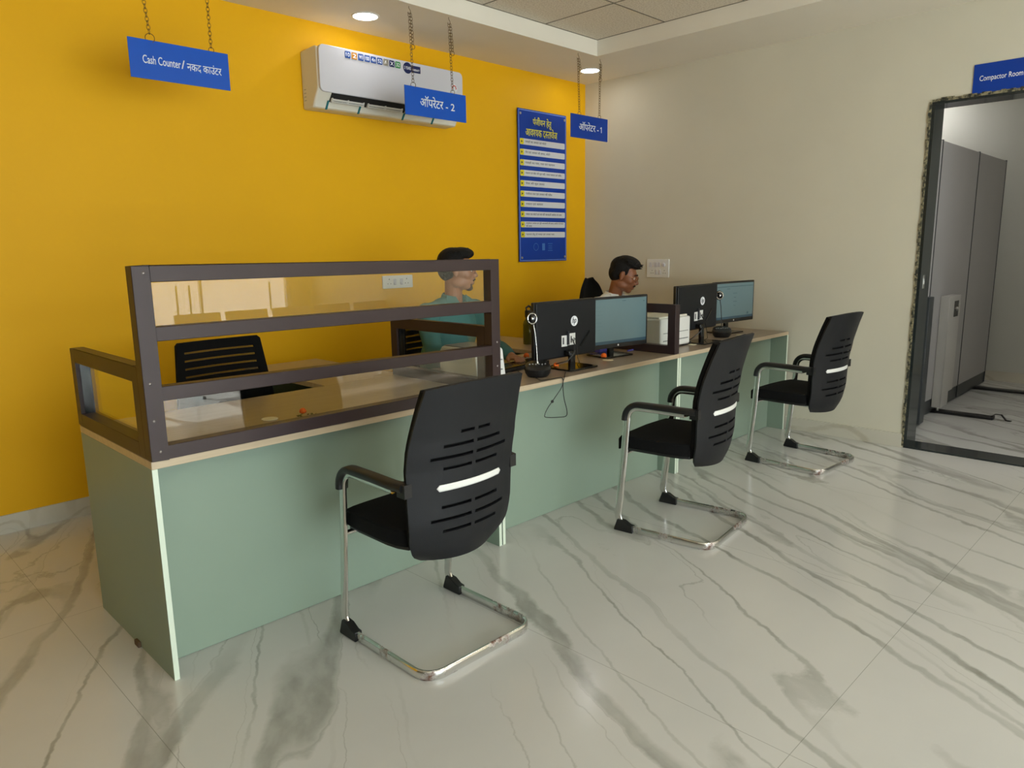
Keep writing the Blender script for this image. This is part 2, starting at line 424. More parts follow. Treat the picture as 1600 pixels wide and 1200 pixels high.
def tmp_eval(o):
    TMP.collection.objects.link(o)
    vl = TMP.view_layers[0]; vl.update(); dg = vl.depsgraph
    me = bpy.data.meshes.new_from_object(o.evaluated_get(dg))
    bpy.data.objects.remove(o, do_unlink=True)
    return me
def remesh_obj(name, mb, voxel, material, parent=None, smooth_iter=3, disp=None):
    """union of closed primitives, baked into one continuous surface"""
    me = bpy.data.meshes.new(name+'_src'); mb.bm.normal_update(); mb.bm.to_mesh(me); mb.bm.free()
    o = bpy.data.objects.new(name+'_src', me)
    r = o.modifiers.new('r', 'REMESH'); r.mode = 'VOXEL'; r.voxel_size = voxel; r.use_smooth_shade = True
    sm = o.modifiers.new('s', 'SMOOTH'); sm.iterations = smooth_iter; sm.factor = .5
    nm = tmp_eval(o)
    if disp:
        sc, amp = disp
        nv = len(nm.vertices); co = [0.0]*(3*nv); no = [0.0]*(3*nv)
        nm.vertices.foreach_get('co', co); nm.vertices.foreach_get('normal', no)
        for i in range(0, 3*nv, 3):
            q = amp*noise.noise(Vector(co[i:i+3])*sc)
            co[i] += no[i]*q; co[i+1] += no[i+1]*q; co[i+2] += no[i+2]*q
        nm.vertices.foreach_set('co', co); nm.update()
    n = bpy.data.objects.new(name, nm); COL.objects.link(n); nm.name = name
    nm.materials.clear(); nm.materials.append(material)
    nm.polygons.foreach_set('use_smooth', [True]*len(nm.polygons))
    if parent is not None: n.parent = parent
    return n

# ---- lettering: real glyph outlines turned into thin meshes
def text_bm(segs, bold=0.0):
    """segs: string, or list of (string, cut). cut>0 clips that much (em) off the right of the piece: half forms"""
    if isinstance(segs, str): segs = [(segs, 0)]
    out = bmesh.new(); x = 0.0
    for s_, cut in segs:
        cu = bpy.data.curves.new('t', 'FONT'); cu.body = s_; cu.size = 1.0; cu.extrude = 0.0; cu.offset = bold; cu.resolution_u = 3
        o = bpy.data.objects.new('t', cu)
        me = tmp_eval(o)
        b = bmesh.new(); b.from_mesh(me)
        if not b.verts: b.free(); x += .3; continue
        xs = [v.co.x for v in b.verts]
        if cut:
            xm = max(xs)-cut
            bmesh.ops.bisect_plane(b, geom=list(b.verts)+list(b.edges)+list(b.faces), plane_co=(xm, 0, 0), plane_no=(1, 0, 0), clear_outer=True)
            xe = xm
        else: xe = max(xs)
        x0 = min(v.co.x for v in b.verts)
        for v in b.verts: v.co.x += x-x0
        w = xe-x0
        tmp = bpy.data.meshes.new('t'); b.to_mesh(tmp); b.free(); out.from_mesh(tmp)
        x += w
    return out
def text_fit(name, segs, m, parent, frame, x0, x1, z0=None, z1=None, zb=None, h=None, bold=0.0, thick=.0012, space=None):
    """place lettering in 'frame' (matrix: local x right, local z up, reader at local -y), from x0 to x1;
    either stretched between z0 and z1 or with baseline zb and scale h (em)"""
    b = text_bm(segs, bold)
    xs = [v.co.x for v in b.verts]; ys = [v.co.y for v in b.verts]
    sx = (x1-x0)/(max(xs)-min(xs))
    if h is None: sz = (z1-z0)/(max(ys)-min(ys)); oz = z0-min(ys)*sz
    else: sz = h; oz = zb
    mnx = min(xs)
    for v in b.verts: v.co = Vector((x0+(v.co.x-mnx)*sx, 0, oz+v.co.y*sz))
    bmesh.ops.remove_doubles(b, verts=b.verts, dist=1e-6)
    ex = bmesh.ops.extrude_face_region(b, geom=list(b.faces))
    for g in ex['geom']:
        if isinstance(g, bmesh.types.BMVert): g.co.y -= thick
    bmesh.ops.recalc_face_normals(b, faces=b.faces)
    for v in b.verts: v.co = frame @ v.co
    me = bpy.data.meshes.new(name); b.to_mesh(me); b.free()
    return link_mesh(name, me, m, parent)
I4 = Matrix.Identity(4)
def MT(x, y, z): return Matrix.Translation((x, y, z))

# ------------------------------------------------------------------ the room
HS, HT = 2.849, 2.965           # soffit and grid ceiling heights
floor = struct(bx('floor', M['floor'], RX0, 3.6, RY0-.1, .2, -.06, 0))
wall_back = struct(bx('wall_back', M['yellow'], RX0, .15, 0, .15, 0, HT+.1))
DY0, DY1, DH = -2.852, -3.95, 2.29     # compactor-room opening in the right wall
b = MB()
b.box(0, .2, 0, DY0, 0, HT+.1); b.box(0, .2, DY0, DY1, DH, HT+.1); b.box(0, .2, DY1, RY0-.15, 0, HT+.1)
wall_right = struct(b.done('wall_right', M['beige']))
wall_left = struct(bx('wall_left', M['drab'], RX0-.15, RX0, RY0-.15, .15, 0, HT+.1))
b = MB()
W = [(-6.8, -2.5, .1, 2.4), (-2.2, -.3, 0, 2.4)]  # first opening holds the added daylight window
b.box(RX0, W[0][0], RY0-.15, RY0, 0, HT+.1); b.box(W[0][0], W[0][1], RY0-.15, RY0, 0, W[0][2]); b.box(W[0][0], W[0][1], RY0-.15, RY0, W[0][3], HT+.1)
b.box(W[0][1], W[1][0], RY0-.15, RY0, 0, HT+.1); b.box(W[1][0], W[1][1], RY0-.15, RY0, W[1][3], HT+.1); b.box(W[1][1], 0, RY0-.15, RY0, 0, HT+.1)
wall_front = struct(b.done('wall_front', M['beige']))
# ceiling: plaster border at soffit level, recessed grid of tiles
XS, YS = -.7022, -.6847
b = MB()
b.box(RX0, 0, YS, 0, HS, HT+.12); b.box(XS, 0, RY0, YS, HS, HT+.12); b.box(RX0, XS, RY0, RY0+.6, HS, HT+.12); b.box(RX0, RX0+.6, RY0+.6, YS, HS, HT+.12)
struct(b.done('ceiling', M['ceil']))
b = MB(); b.box(RX0+.6, XS, RY0+.6, YS, HT+.001, HT+.05)
tiles = struct(b.done('ceiling', M['tile']))
b = MB()
x = XS-.595
while x > RX0+.7:
    b.box(x-.004, x+.004, RY0+.6, YS, HT-.0015, HT+.004); x -= .605
y = YS-.603
while y > RY0+.7:
    b.box(RX0+.6, XS, y-.004, y+.004, HT-.002, HT+.0035); y -= .603
b.box(XS-.006, XS, RY0+.6, YS, HT-.002, HT+.004); b.box(RX0+.6, XS, YS-.006, YS, HT-.002, HT+.004)
struct(b.done('trim_1', M['tbar']))
struct(bx('baseboard_back', M['skirt'], RX0, 0, -.012, 0, 0, .098, bevel=.001))
b = MB(); b.box(-.012, 0, DY0+.012, -.012, 0, .098); b.box(-.012, 0, RY0, DY1-.03, 0, .098)
struct(b.done('baseboard_right', M['skirt'], bevel=.001))
struct(bx('baseboard_left', M['skirt'], RX0, RX0+.012, RY0, 0, 0, .098))

# granite lined opening
dr = bpy.data.objects.new('door_1', None); COL.objects.link(dr); dr['kind'] = 'structure'; dr.location = (0, DY0, 0)
def dpart(name, m, x0, x1, y0, y1, z0, z1, bev=0):
    return bx(name, m, x0, x1, y0-DY0, y1-DY0, z0, z1, dr, bev)
dpart('jamb', M['granite'], .0, .2, DY0, DY0-.018, 0.012, DH-.018)
dpart('jamb', M['granite'], .0, .2, DY1+.018, DY1, 0.012, DH-.018)
dpart('head', M['granite'], .0, .2, DY0, DY1, DH-.018, DH)
dpart('threshold', M['granite'], -.004, .2, DY0, DY1, 0, .012, .001)
b = MB()
for i in range(90):
    z0 = .012 + (DH-.012)*i/90; z1 = .012+(DH-.012)*(i+1)/90; w = .012+.008*random.random()
    b.box(-.006-.004*random.random(), 0.001, 0, w, z0, z1)
b.done('granite_edge', M['granite_rough'], dr)
b = MB()
for i in range(44):
    y0 = -1.098*i/44; y1 = -1.098*(i+1)/44; w = .012+.008*random.random()
    b.box(-.006-.004*random.random(), 0.001, y1, y0, DH-.002, DH+w)
b.done('granite_edge', M['granite_rough'], dr)
b = MB(); b.box(.055, .093, -.021, -.018, 1.10, 1.19); b.box(.066, .082, -.024, -.021, 1.125, 1.165)
b.done('strike_plate', M['steel'], dr, bevel=.001)

# compactor room
struct(bx('wall_far_right', M['room2'], 3.3, 3.45, -6.2, .2, 0, 3.0))
struct(bx('wall_far_back', M['room2'], .2, 3.3, -1.4, -1.25, 0, 3.0))
struct(bx('wall_far_front', M['room2'], .2, 3.3, -6.2, -6.05, 0, 3.0))
struct(bx('ceiling_far', M['ceil'], .2, 3.3, -6.05, -1.4, 2.9, 3.0))
struct(bx('baseboard_far', M['skirt'], 3.288, 3.3, -6.05, -1.4, 0, .1))

# glazed front: unseen window added as daylight source, and the entrance
wn = bpy.data.objects.new('added_window', None); COL.objects.link(wn); wn['kind'] = 'structure'; wn.location = (-4.65, RY0, 0)
b = MB()
for xx in (-2.15, -1.075, 0, 1.075, 2.15): b.box(xx-.03, xx+.03, -.09, -.03, .1, 2.4)
for zz in (.13, 1.0, 2.37): b.box(-2.15, 2.15, -.09, -.03, zz-.03, zz+.03)
b.done('window_frame', M['brown'], wn)
bx('window_pane', M['doorglass'], -2.15, 2.15, -.063, -.057, .12, 2.38, wn)
dd = bpy.data.objects.new('door_2', None); COL.objects.link(dd); dd['kind'] = 'structure'; dd.location = (-1.25, RY0, 0)
b = MB(); b.box(-.95, .95, -.1, -.03, 2.34, 2.4); b.box(-.95, -.9, -.1, -.03, 0, 2.4); b.box(.9, .95, -.1, -.03, 0, 2.4); b.box(-.9, .9, -.09, -.04, 1.12, 1.15); b.box(-.3, -.27, -.09, -.04, .0, 1.12)
b.done('door_frame', M['white_pl'], dd)
bx('door_pane', M['film'], -.9, .9, -.07, -.06, .02, 2.34, dd)
for hx in (-.62, -.46, .62):
    b = MB()
    b.cyl((hx, .03, .64), (hx, .03, 1.02), .013); b.cyl((hx, -.06, .7), (hx, .03, .7), .009); b.cyl((hx, -.06, .96), (hx, .03, .96), .009)
    b.done('door_handle', M['steel'], dd, smooth=True)

# ------------------------------------------------------------------ ceiling lights
def downlight(x, y, label):
    t = thing('ceiling_light', label, 'light', (x, y, HS), group='round downlights in the plaster border')
    b = MB(); b.lathe([(.074, 0), (.088, 0), (.086, -.004), (.076, -.006), (.074, 0)], n=40); b.done('trim_ring', M['white_pl'], t, smooth=True)
    b = MB(); b.lathe([(0, -.004), (.074, -.003), (.074, -.001), (0, -.001)], n=40); b.done('lens', M['led'], t)
    return t
downlight(-2.56, -.315, 'lit round downlight in the plaster ceiling above the air conditioner')
downlight(-.39, -.365, 'lit round downlight in the ceiling corner behind the Operator 1 sign')
for xx, yy, wd in ((-.36, -4.6, 'beyond the black framed opening'), (-.36, -6.8, 'close to the entrance')):
    downlight(xx, yy, 'lit round downlight in the border along the beige wall, '+wd)
def panel(x, y):  # unseen lamps added behind the camera to brighten the room
    t = thing('added_panel_light', 'added square light panel, unseen, in the tiled ceiling '+next(PL), 'light', (x, y, HT), group='added square ceiling panels in the tile grid')
    bx('frame', M['white_pl'], -.298, .298, -.298, .298, -.008, .0, t)
    bx('diffuser', M['diffuser'], -.28, .28, -.28, .28, -.011, -.0085, t)
PL = iter(['near the entrance doors', 'near the added front window', 'right of and behind the camera', 'behind the camera', 'over the far left floor'])
for xx, yy in ((-1.6, -7.2), (-3.6, -7.2), (-1.6, -5.6), (-3.4, -5.6), (-5.6, -6.4)):
    gx = XS-.595-.605*round((XS-.595-xx)/.605)+.3025; gy = YS-.603*round((YS-yy)/.603)+.3015
    panel(gx, gy)
t = thing('ceiling_light', 'added ceiling light, unseen above the opening, brightening the compactor room', 'light', (.62, -4.2, 2.9))  # lamp added out of sight to brighten the cabinet fronts
b = MB(); b.lathe([(0, -.02), (.13, -.02), (.14, -.002), (0, -.002)], n=32); b.done('lens', mat('lit lens', (1, .98, .95, 1), .5, emit=95.0), t)
t = thing('ceiling_light', 'round ceiling light above the storage cabinets in the compactor room', 'light', (2.9, -1.9, 2.9))
b = MB(); b.lathe([(0, -.02), (.08, -.02), (.09, -.002), (0, -.002)], n=32); b.done('lens', mat('lit lens', (1, .98, .95, 1), .5, emit=75.0), t)

# ------------------------------------------------------------------ desks
XL = -4.636; FY = -2.005; ZT = .76
def desk(x0, x1, label):
    w = x1-x0
    t = thing('desk', label, 'desk', (x0, FY, 0), group='green service desks in one row')
    # main worktop with light edge band, and return top at the right end
    b = MB(); b.box(0, w, 0, .75, ZT-.026, ZT); top = b.done('worktop', [M['top'], M['top_edge']], t, bevel=.0015)
    for p in top.data.polygons:
        if abs(p.normal.y) > .9 or abs(p.normal.x) > .9: p.material_index = 1
    b = MB(); b.box(w-.46, w, .75, 1.62, ZT-.026, ZT); rt = b.done('return_top', [M['top'], M['top_edge']], t, bevel=.0015)
    for p in rt.data.polygons:
        if abs(p.normal.y) > .9 or abs(p.normal.x) > .9: p.material_index = 1
    for xa in (0.0, w-.018):
        pl = bx('side_panel', [M['sage'], M['sage_edge']], xa, xa+.018, 0.001, .748, 0, ZT-.026, t, .001)
        for p in pl.data.polygons:
            if abs(p.normal.y) > .9: p.material_index = 1
    bx('modesty_panel', M['sage'], .018, w-.018, .130, .148, 0.002, ZT-.026, t)
    bx('return_panel', M['sage'], w-.018, w, .75, 1.60, 0, ZT-.026, t, .001)
    bx('end_panel', M['sage'], w-.44, w-.018, 1.582, 1.60, 0, ZT-.026, t)
    return t
X1, X2, X3 = -3.093, -1.556, -.03
d1 = desk(XL, X1-.004, 'long green desk under the glass screen, nearest the camera')
d2 = desk(X1+.002, X2-.002, 'middle green desk carrying two monitors beside the seated man in teal')
d3 = desk(X2+.002, X3, 'far green desk whose end meets the beige wall')
b = MB(); b.box(-.012, 0.0, .31, .35, 0.0, .022); b.done('foot', M['brownglue'], d1, bevel=.003)

# ------------------------------------------------------------------ aluminium and glass screens
scr = thing('counter_screen', 'brown framed glass screen standing along the front edge of the cash desk', 'screen', (XL, FY, ZT))
WS = X1-XL
b = MB()
T0, T1 = -.008, .042
b.box(0, .052, T0, T1, 0.001, .612); b.box(WS-.052, WS, T0, T1, 0.001, .602)
def barz(za, zb, zc, zd, bb=b, ya=T0, yb=T1):
    # bar whose height changes a little from the left end (za..zb) to the right end (zc..zd)
    pts = [(.052, za), (WS-.052, zc), (WS-.052, zd), (.052, zb)]
    bb.prism(pts, 'y', ya, yb)
barz(.562, .612, .555, .603); 
b.prism([(.05, .379), (WS-.05, .367), (WS-.05, .418), (.05, .424)], 'y', T0+.002, T1-.002)
b.prism([(.05, .190), (WS-.05, .174), (WS-.05, .216), (.05, .236)], 'y', T0+.002, T1-.002)
b.box(.052, WS-.052, T0, T1, .001, .046)
fr = b.done('frame', M['brown'], scr, bevel=.002)
bx('glass_pane', M['glass'], .05, WS-.05, .015, .019, .420, .560, scr)
bx('glass_pane', M['glass'], .05, WS-.05, .015, .019, .044, .195, scr)
for sx_, zz in ((.02, .25), (.02, .13), (.03, .03), (WS-.02, .23), (WS-.02, .12), (.035, .59)):
    b = MB(); b.lathe([(0, .0025), (.003, .002), (.005, 0)], n=14, mx=MT(sx_, T0, zz) @ Matrix.Rotation(PI/2, 4, 'X'))
    b.done('screw', M['screw'], scr, smooth=True)
def divider(x, label, w=.05, h=.30, glass=True):
    t = thing('desk_divider', label, 'divider', (x, FY+.044, ZT), group='low framed glass dividers across the desks')
    D = .72
    b = MB()
    b.box(-w/2, w/2, 0, .052, .001, h); b.box(-w/2, w/2, D-.05, D, .001, h)
    b.box(-w/2, w/2, .052, D-.05, h-.052, h); b.box(-w/2, w/2, .052, D-.05, .001, .05)
    b.done('frame', M['brown'], t, bevel=.002)
    b = MB(); b.box(.006, .012, .05, D-.048, .048, h-.05); b.done('glass_pane', M['glass'], t)
    for yy in (.052, D-.056): bx('gasket', M['gloss_blk'], -.012, .02, yy, yy+.004, .05, h-.052, t)
    return t
divider(XL+.026, 'low framed glass divider at the left end of the cash desk')
divider(X1-.026, 'low framed glass divider between the cash desk and the man in teal')
dv = divider(X2-.026, 'dark framed glass divider in front of the far white printer')
dv.location.y = FY+.004

# ------------------------------------------------------------------ visitor chairs
def grid_shell(name, f, us, vs, holes, thick, m, parent, smooth=True):
    """surface f(u,v)->Vector over custom rows/columns; cells inside holes are left open; then given thickness"""
    bm = bmesh.new()
    V = [[bm.verts.new(f(u, v)) for u in us] for v in vs]
    for j in range(len(vs)-1):
        for i in range(len(us)-1):
            uc, vc = (us[i]+us[i+1])/2, (vs[j]+vs[j+1])/2
            if any(h[0] < uc < h[1] and h[2] < vc < h[3] for h in holes): continue
            bm.faces.new([V[j][i], V[j][i+1], V[j+1][i+1], V[j+1][i]])
    loose = [v for v in bm.verts if not v.link_faces]
    bmesh.ops.delete(bm, geom=loose, context='VERTS')
    bmesh.ops.recalc_face_normals(bm, faces=bm.faces)
    me = bpy.data.meshes.new(name); bm.to_mesh(me); bm.free()
    o = link_mesh(name, me, m, parent, smooth=smooth)
    md = o.modifiers.new('solid', 'SOLIDIFY'); md.thickness = thick; md.offset = 0
    es = o.modifiers.new('edges', 'EDGE_SPLIT'); es.split_angle = math.radians(45)
    return o
def lerp_tab(tab, x):
    if x <= tab[0][0]: return tab[0][1]
    for (a, va), (c, vc) in zip(tab, tab[1:]):
        if x <= c:
            t = (x-a)/(c-a); t = t*t*(3-2*t) if False else t
            return va+(vc-va)*t
    return tab[-1][1]
WT = [(.375, .165), (.40, .205), (.44, .224), (.52, .232), (.62, .236), (.70, .240), (.76, .241), (.86, .230), (.98, .214)]   # half width by height
YT = [(.375, -.130), (.42, -.148), (.50, -.162), (.60, -.164), (.70, -.170), (.80, -.190), (.90, -.222), (.98, -.252)]
def back_surf(x, z, off=0.0):
    w = lerp_tab(WT, z); u = x/w
    bul = .055*(1-u*u) * (1.0 if z < .75 else 1.0-(z-.75)*1.8)
    return Vector((x, lerp_tab(YT, z)-bul+.012-off, z + .012*(1-u*u)*(1 if z > .7 else 0)*(z-.7)/.28 - .012*(1-u*u)*max(0, (.46-z)/.085)))
def make_visitor_chair():
    t = thing('visitor_chair', 'x', 'chair', group='black cantilever visitor chairs in front of the desks')
    # frame: one bent flat oval tube
    hx = .252; R = .065
    path = []
    path += [(-hx+.012, -.165, .640), (-hx, -.10, .642), (-hx, .10, .645)]
    path += arc((.140, .585), .06, PI/2, 0, 6, 'yz', -hx)
    ty, by = .200, .248
    path += [(-hx, .212, .40), (-hx, .236, .14)]
    path += arc((.178, .083), .065, 0, -PI/2, 7, 'yz', -hx)
    path += [(-hx, .08, .018), (-hx, -.10, .018)]
    path += [(-hx+.07-.07*math.cos(a), -.18-.07*math.sin(a), .018) for a in [PI/2*i/7 for i in range(8)]]
    right = [(-p[0], p[1], p[2]) for p in reversed(path)]
    full = path + [(0, -.25, .018)] + right
    def sd(i, tt):
        s_ = Vector((tt.x, tt.y, 0)).cross(Vector((0, 0, 1)))
        if abs(full[i][0]) > hx-.001 or s_.length < .05: return (-1, 0, 0) if full[i][0] < 0 else (1, 0, 0)
        return s_
    b = MB(); b.sweep(full, .0085, .0185, side=sd, n=14, power=.75)
    b.cyl((-hx, .205, .405), (hx, .205, .405), .009); b.cyl((-.15, .2, .405), (-.15, -.13, .405), .009); b.cyl((.15, .2, .405), (.15, -.13, .405), .009)
    b.done('frame', M['chrome'], t, smooth=True)
    # seat
    def cushion(nm, x, y0, y1, z0, z1, m, bev, crown=0):
        bm = bmesh.new(); nx, ny = 10, 10
        for zt in (0, 1):
            pass
        bb = MB(); bb.bm.free(); bb.bm = bm
        bb.box(-x, x, y0, y1, z0, z1)
        bmesh.ops.subdivide_edges(bm, edges=list(bm.edges), cuts=6, use_grid_fill=True)
        for v in bm.verts:
            ux = v.co.x/x; uy = (v.co.y-(y0+y1)/2)/((y1-y0)/2)
            if v.co.z > (z0+z1)/2: v.co.z += crown*(1-ux*ux)*(1-uy*uy)
            # rounded plan corners
            if abs(ux) > .6 and abs(uy) > .6: v.co.x *= 1-.10*(abs(ux)-.6)*(abs(uy)-.6)/.16; v.co.y -= (v.co.y-(y0+y1)/2)*.10*(abs(ux)-.6)*(abs(uy)-.6)/.16
            if uy > .6: v.co.z -= .022*((uy-.6)/.4)**2     # waterfall front
        return bb.done(nm, m, t, smooth=True, bevel=bev, seg=4)
    cushion('seat', .241, -.135, .287, .428, .488, M['fabric'], .022, .014)
    cushion('seat_pan', .228, -.13, .265, .414, .430, M['plastic_blk'], .004)
    # backrest shell with slots
    slots = [(.818, .128), (.776, .25), (.738, .335), (.700, .24), (.566, .25), (.522, .325), (.480, .24)]
    holes = []
    vs = {.375, .98, .385, .395, .41}
    us = set()
    for zc, L in slots:
        for s0, s1 in ((-L/2, -.008), (.008, L/2)):
            holes.append((s0, s1, zc-.0055, zc+.0055)); us.update((s0, s1))
        vs.update((zc-.0055, zc+.0055))
    k = .43
    while k < .98:
        if all(abs(k-v) > .008 for v in vs): vs.add(k)
        k += .02
    # columns: the inside ones keep their true x, the outer ones follow the outline
    inner = sorted(us | {0.0, .04, -.04, .09, -.09})
    vs = sorted(vs)
    outer = [-1, -.985, -.95, -.9] ; cols = [('f', a) for a in outer] + [('x', a) for a in inner] + [('f', -a) for a in reversed(outer)]
    bm = bmesh.new(); V = []
    for z in vs:
        w = lerp_tab(WT, z); row = []
        for kd, a in cols:
            x_ = a*w if kd == 'f' else a
            if kd == 'x' and w < .21: x_ = a*w/.21
            row.append(bm.verts.new(back_surf(x_, z)))
        V.append(row)
    xval = [None if kd == 'f' else a for kd, a in cols]
    for j in range(len(vs)-1):
        for i in range(len(cols)-1):
            vc = (vs[j]+vs[j+1])/2
            if xval[i] is not None and xval[i+1] is not None:
                uc = (xval[i]+xval[i+1])/2
                if any(h[0] < uc < h[1] and h[2] < vc < h[3] for h in holes): continue
            bm.faces.new([V[j][i], V[j][i+1], V[j+1][i+1], V[j+1][i]])
    bmesh.ops.recalc_face_normals(bm, faces=bm.faces)
    me = bpy.data.meshes.new('backrest'); bm.to_mesh(me); bm.free()
    o = link_mesh('backrest', me, M['plastic'], t, smooth=True)
    md = o.modifiers.new('solid', 'SOLIDIFY'); md.thickness = .011; md.offset = 0
    es = o.modifiers.new('edges', 'EDGE_SPLIT'); es.split_angle = math.radians(45)
    # fabric pad on the sitter's side
    pv = [.43+.54*i/18 for i in range(19)]; pu = [-1+2*i/16 for i in range(17)]
    grid_shell('back_pad', lambda u, v: back_surf(u*lerp_tab(WT, v)*.955, v, -.026), pu, pv, [], .022, M['fabric'], t)
    # white accent strip
    bm = MB(); rows = []
    n = 30; L = .145; r = .0115
    for i in range(n+1):
        x_ = -L+2*L*i/n; e = max(0, abs(x_)-(L-r)); hh = math.sqrt(max(r*r-e*e, 1e-8))
        rows.append([bm.bm.verts.new(back_surf(x_, .634+s_*hh, .0065+dy)) for s_ in (-1, -.5, 0, .5, 1) for dy in (0,)])
    for a, c in zip(rows, rows[1:]):
        for q in range(4): bm.bm.faces.new([a[q], a[q+1], c[q+1], c[q]])
    st = bm.done('accent_strip', M['white_pl'], t, smooth=True); st['label'] = 'white curved strip on the chair back'
    md = st.modifiers.new('solid', 'SOLIDIFY'); md.thickness = .003; md.offset = 0
    # arm rests
    for sgn in (-1, 1):
        p = [(sgn*(hx-.010), -.150, .653), (sgn*hx, -.10, .655), (sgn*hx, .0, .657), (sgn*hx, .10, .657)]
        p += arc((.136, .585), .072, PI/2, .12, 6, 'yz', sgn*hx) + [(sgn*hx, .209, .575)]
        b = MB(); b.sweep(p, .023, .0145, side=(1, 0, 0), n=16, power=.6)
        b.box(sgn*(hx-.012)-.015, sgn*(hx-.012)+.015, -.168, -.125, .620, .666)
        b.done('armrest', M['plastic_blk'], t, smooth=True)
        # foot cap: wedge under the front bend
        b = MB(); b.prism([(.258, .0), (.258, .010), (.240, .060), (.205, .056), (.175, .039), (.155, .037), (.155, .0)], 'x', sgn*hx-.016, sgn*hx+.016)
        b.done('foot_cap', M['plastic_blk'], t, bevel=.003)
    return t
vc = make_visitor_chair()
def put(o, x, y, rz, label):
    o.location = (x, y, 0); o.rotation_euler = (0, 0, math.radians(rz)); o['label'] = label
put(vc, -3.816, -2.395, 0, 'black chair with chrome sled base in front of the cash desk, nearest the camera')
vc2 = copy_tree(vc); put(vc2, -2.275, -2.50, 7, 'middle black visitor chair with chrome sled base, in front of the monitors')
vc3 = copy_tree(vc); put(vc3, -.760, -2.46, -4, 'farthest black visitor chair, beside the beige wall')

# ------------------------------------------------------------------ office chairs behind the desks
def make_office_chair(high=False):
    t = thing('office_chair', 'x', 'chair')
    top = .975 if not high else 1.17
    def f(u, v):   # u -1..1, v 0..1
        z = .56+(top-.56)*v
        w = (.268-.045*v) if not high else .245*(1-.12*v*v)
        if high: w *= math.sqrt(1-.93*max(0, (v-.5)/.5)**2.2)
        elif v > .97: w -= .012*(v-.97)/.03
        cy = .19+.055*v + (.03*(1-u*u))
        return Vector((u*w, cy, z))
    us = sorted({-1, -.93, -.82, .82, .93, 1} | {round(-.76+.152*i, 3) for i in range(11)})
    slots = [.87, .775, .68, .585, .49] if not high else []
    vs = {0, .05, .15, .3, .97, 1}
    holes = []
    for s_ in slots: vs.update((s_-.012, s_+.012)); holes.append((-.82, .82, s_-.012, s_+.012))
    if high: vs = {i/30 for i in range(31)}; us = [-1+i/8 for i in range(17)]
    grid_shell('backrest', f, us, sorted(vs), holes, .016 if not high else .028, M['fabric'], t)
    if not high:
        grid_shell('back_mesh', lambda u, v: f(u*.9, .05+.9*v)+Vector((0, .012, 0)), [-1, -.5, 0, .5, 1], [i/8 for i in range(9)], [], .002, M['meshcloth'], t)
    b = MB(); b.sweep([(0, .21, .62), (0, .25, .55), (0, .2, .44), (0, .05, .425)], .03, .012, side=(1, 0, 0), n=10); b.done('back_bracket', M['plastic_blk'], t, smooth=True)
    b = MB(); b.box(-.24, .24, -.25, .2, .435, .505); b.done('seat', M['fabric'], t, bevel=.03, seg=4)
    b = MB(); b.cyl((0, 0, .10), (0, 0, .435), .026); b.cyl((0, 0, .38), (0, 0, .435), .06, .09); b.done('gas_lift', M['plastic_blk'], t, smooth=True)
    b = MB()
    for k in range(5):
        a = 2*PI*k/5+.3; b.sweep([(0, 0, .115), (.15*math.cos(a), .15*math.sin(a), .10), (.29*math.cos(a), .29*math.sin(a), .075)], .02, .014, side=(0, 0, 1), n=8)
    b.done('star_base', M['plastic_blk'], t, smooth=True)
    for k in range(5):
        a = 2*PI*k/5+.3; c = Vector((.29*math.cos(a), .29*math.sin(a), .029)); d_ = Vector((-math.sin(a), math.cos(a), 0))
        b = MB(); b.cyl(c-d_*.02, c+d_*.02, .028, n=16); b.cyl(c, c+Vector((0, 0, .045)), .008); b.done('castor', M['plastic_blk'], t, smooth=True)
    for sgn in (-1, 1):
        b = MB(); b.sweep([(sgn*.24, .1, .47), (sgn*.29, .08, .52), (sgn*.29, .03, .64)], .018, .01, side=(0, 1, 0), n=8); b.box(sgn*.29-.03, sgn*.29+.03, -.14, .12, .64, .665)
        b.done('armrest', M['plastic_blk'], t, bevel=.004)
    return t
mm = bpy.data.materials.new('open mesh cloth'); mm.use_nodes = True; nt = mm.node_tree
tr = nt.nodes.new('ShaderNodeBsdfTransparent'); mx_ = nt.nodes.new('ShaderNodeMixShader'); mx_.inputs[0].default_value = .5
nt.links.new(tr.outputs[0], mx_.inputs[1]); nt.links.new(nt.nodes['Principled BSDF'].outputs[0], mx_.inputs[2]); nt.links.new(mx_.outputs[0], nt.nodes['Material Output'].inputs[0])
nt.nodes['Principled BSDF'].inputs['Base Color'].default_value = rgb(60, 56, 44); nt.nodes['Principled BSDF'].inputs['Roughness'].default_value = .9
M['meshcloth'] = mm
oc = make_office_chair()
oc.location = (-3.815, -.95, 0); oc.rotation_euler = (0, 0, math.radians(3)); oc['label'] = 'empty black office chair with slotted back behind the cash desk'
oc2 = copy_tree(oc); oc2.location = (-2.50, -1.0, 0); oc2.rotation_euler = (0, 0, 0); oc2['label'] = 'slotted black office chair under the seated man in teal'
for o in (oc, oc2): o['group'] = 'slotted office chairs'
oc3 = make_office_chair(True); oc3.location = (-.86, -1.04, 0); oc3.rotation_euler = (0, 0, math.radians(14)); oc3['label'] = 'high backed black office chair behind the man in white'

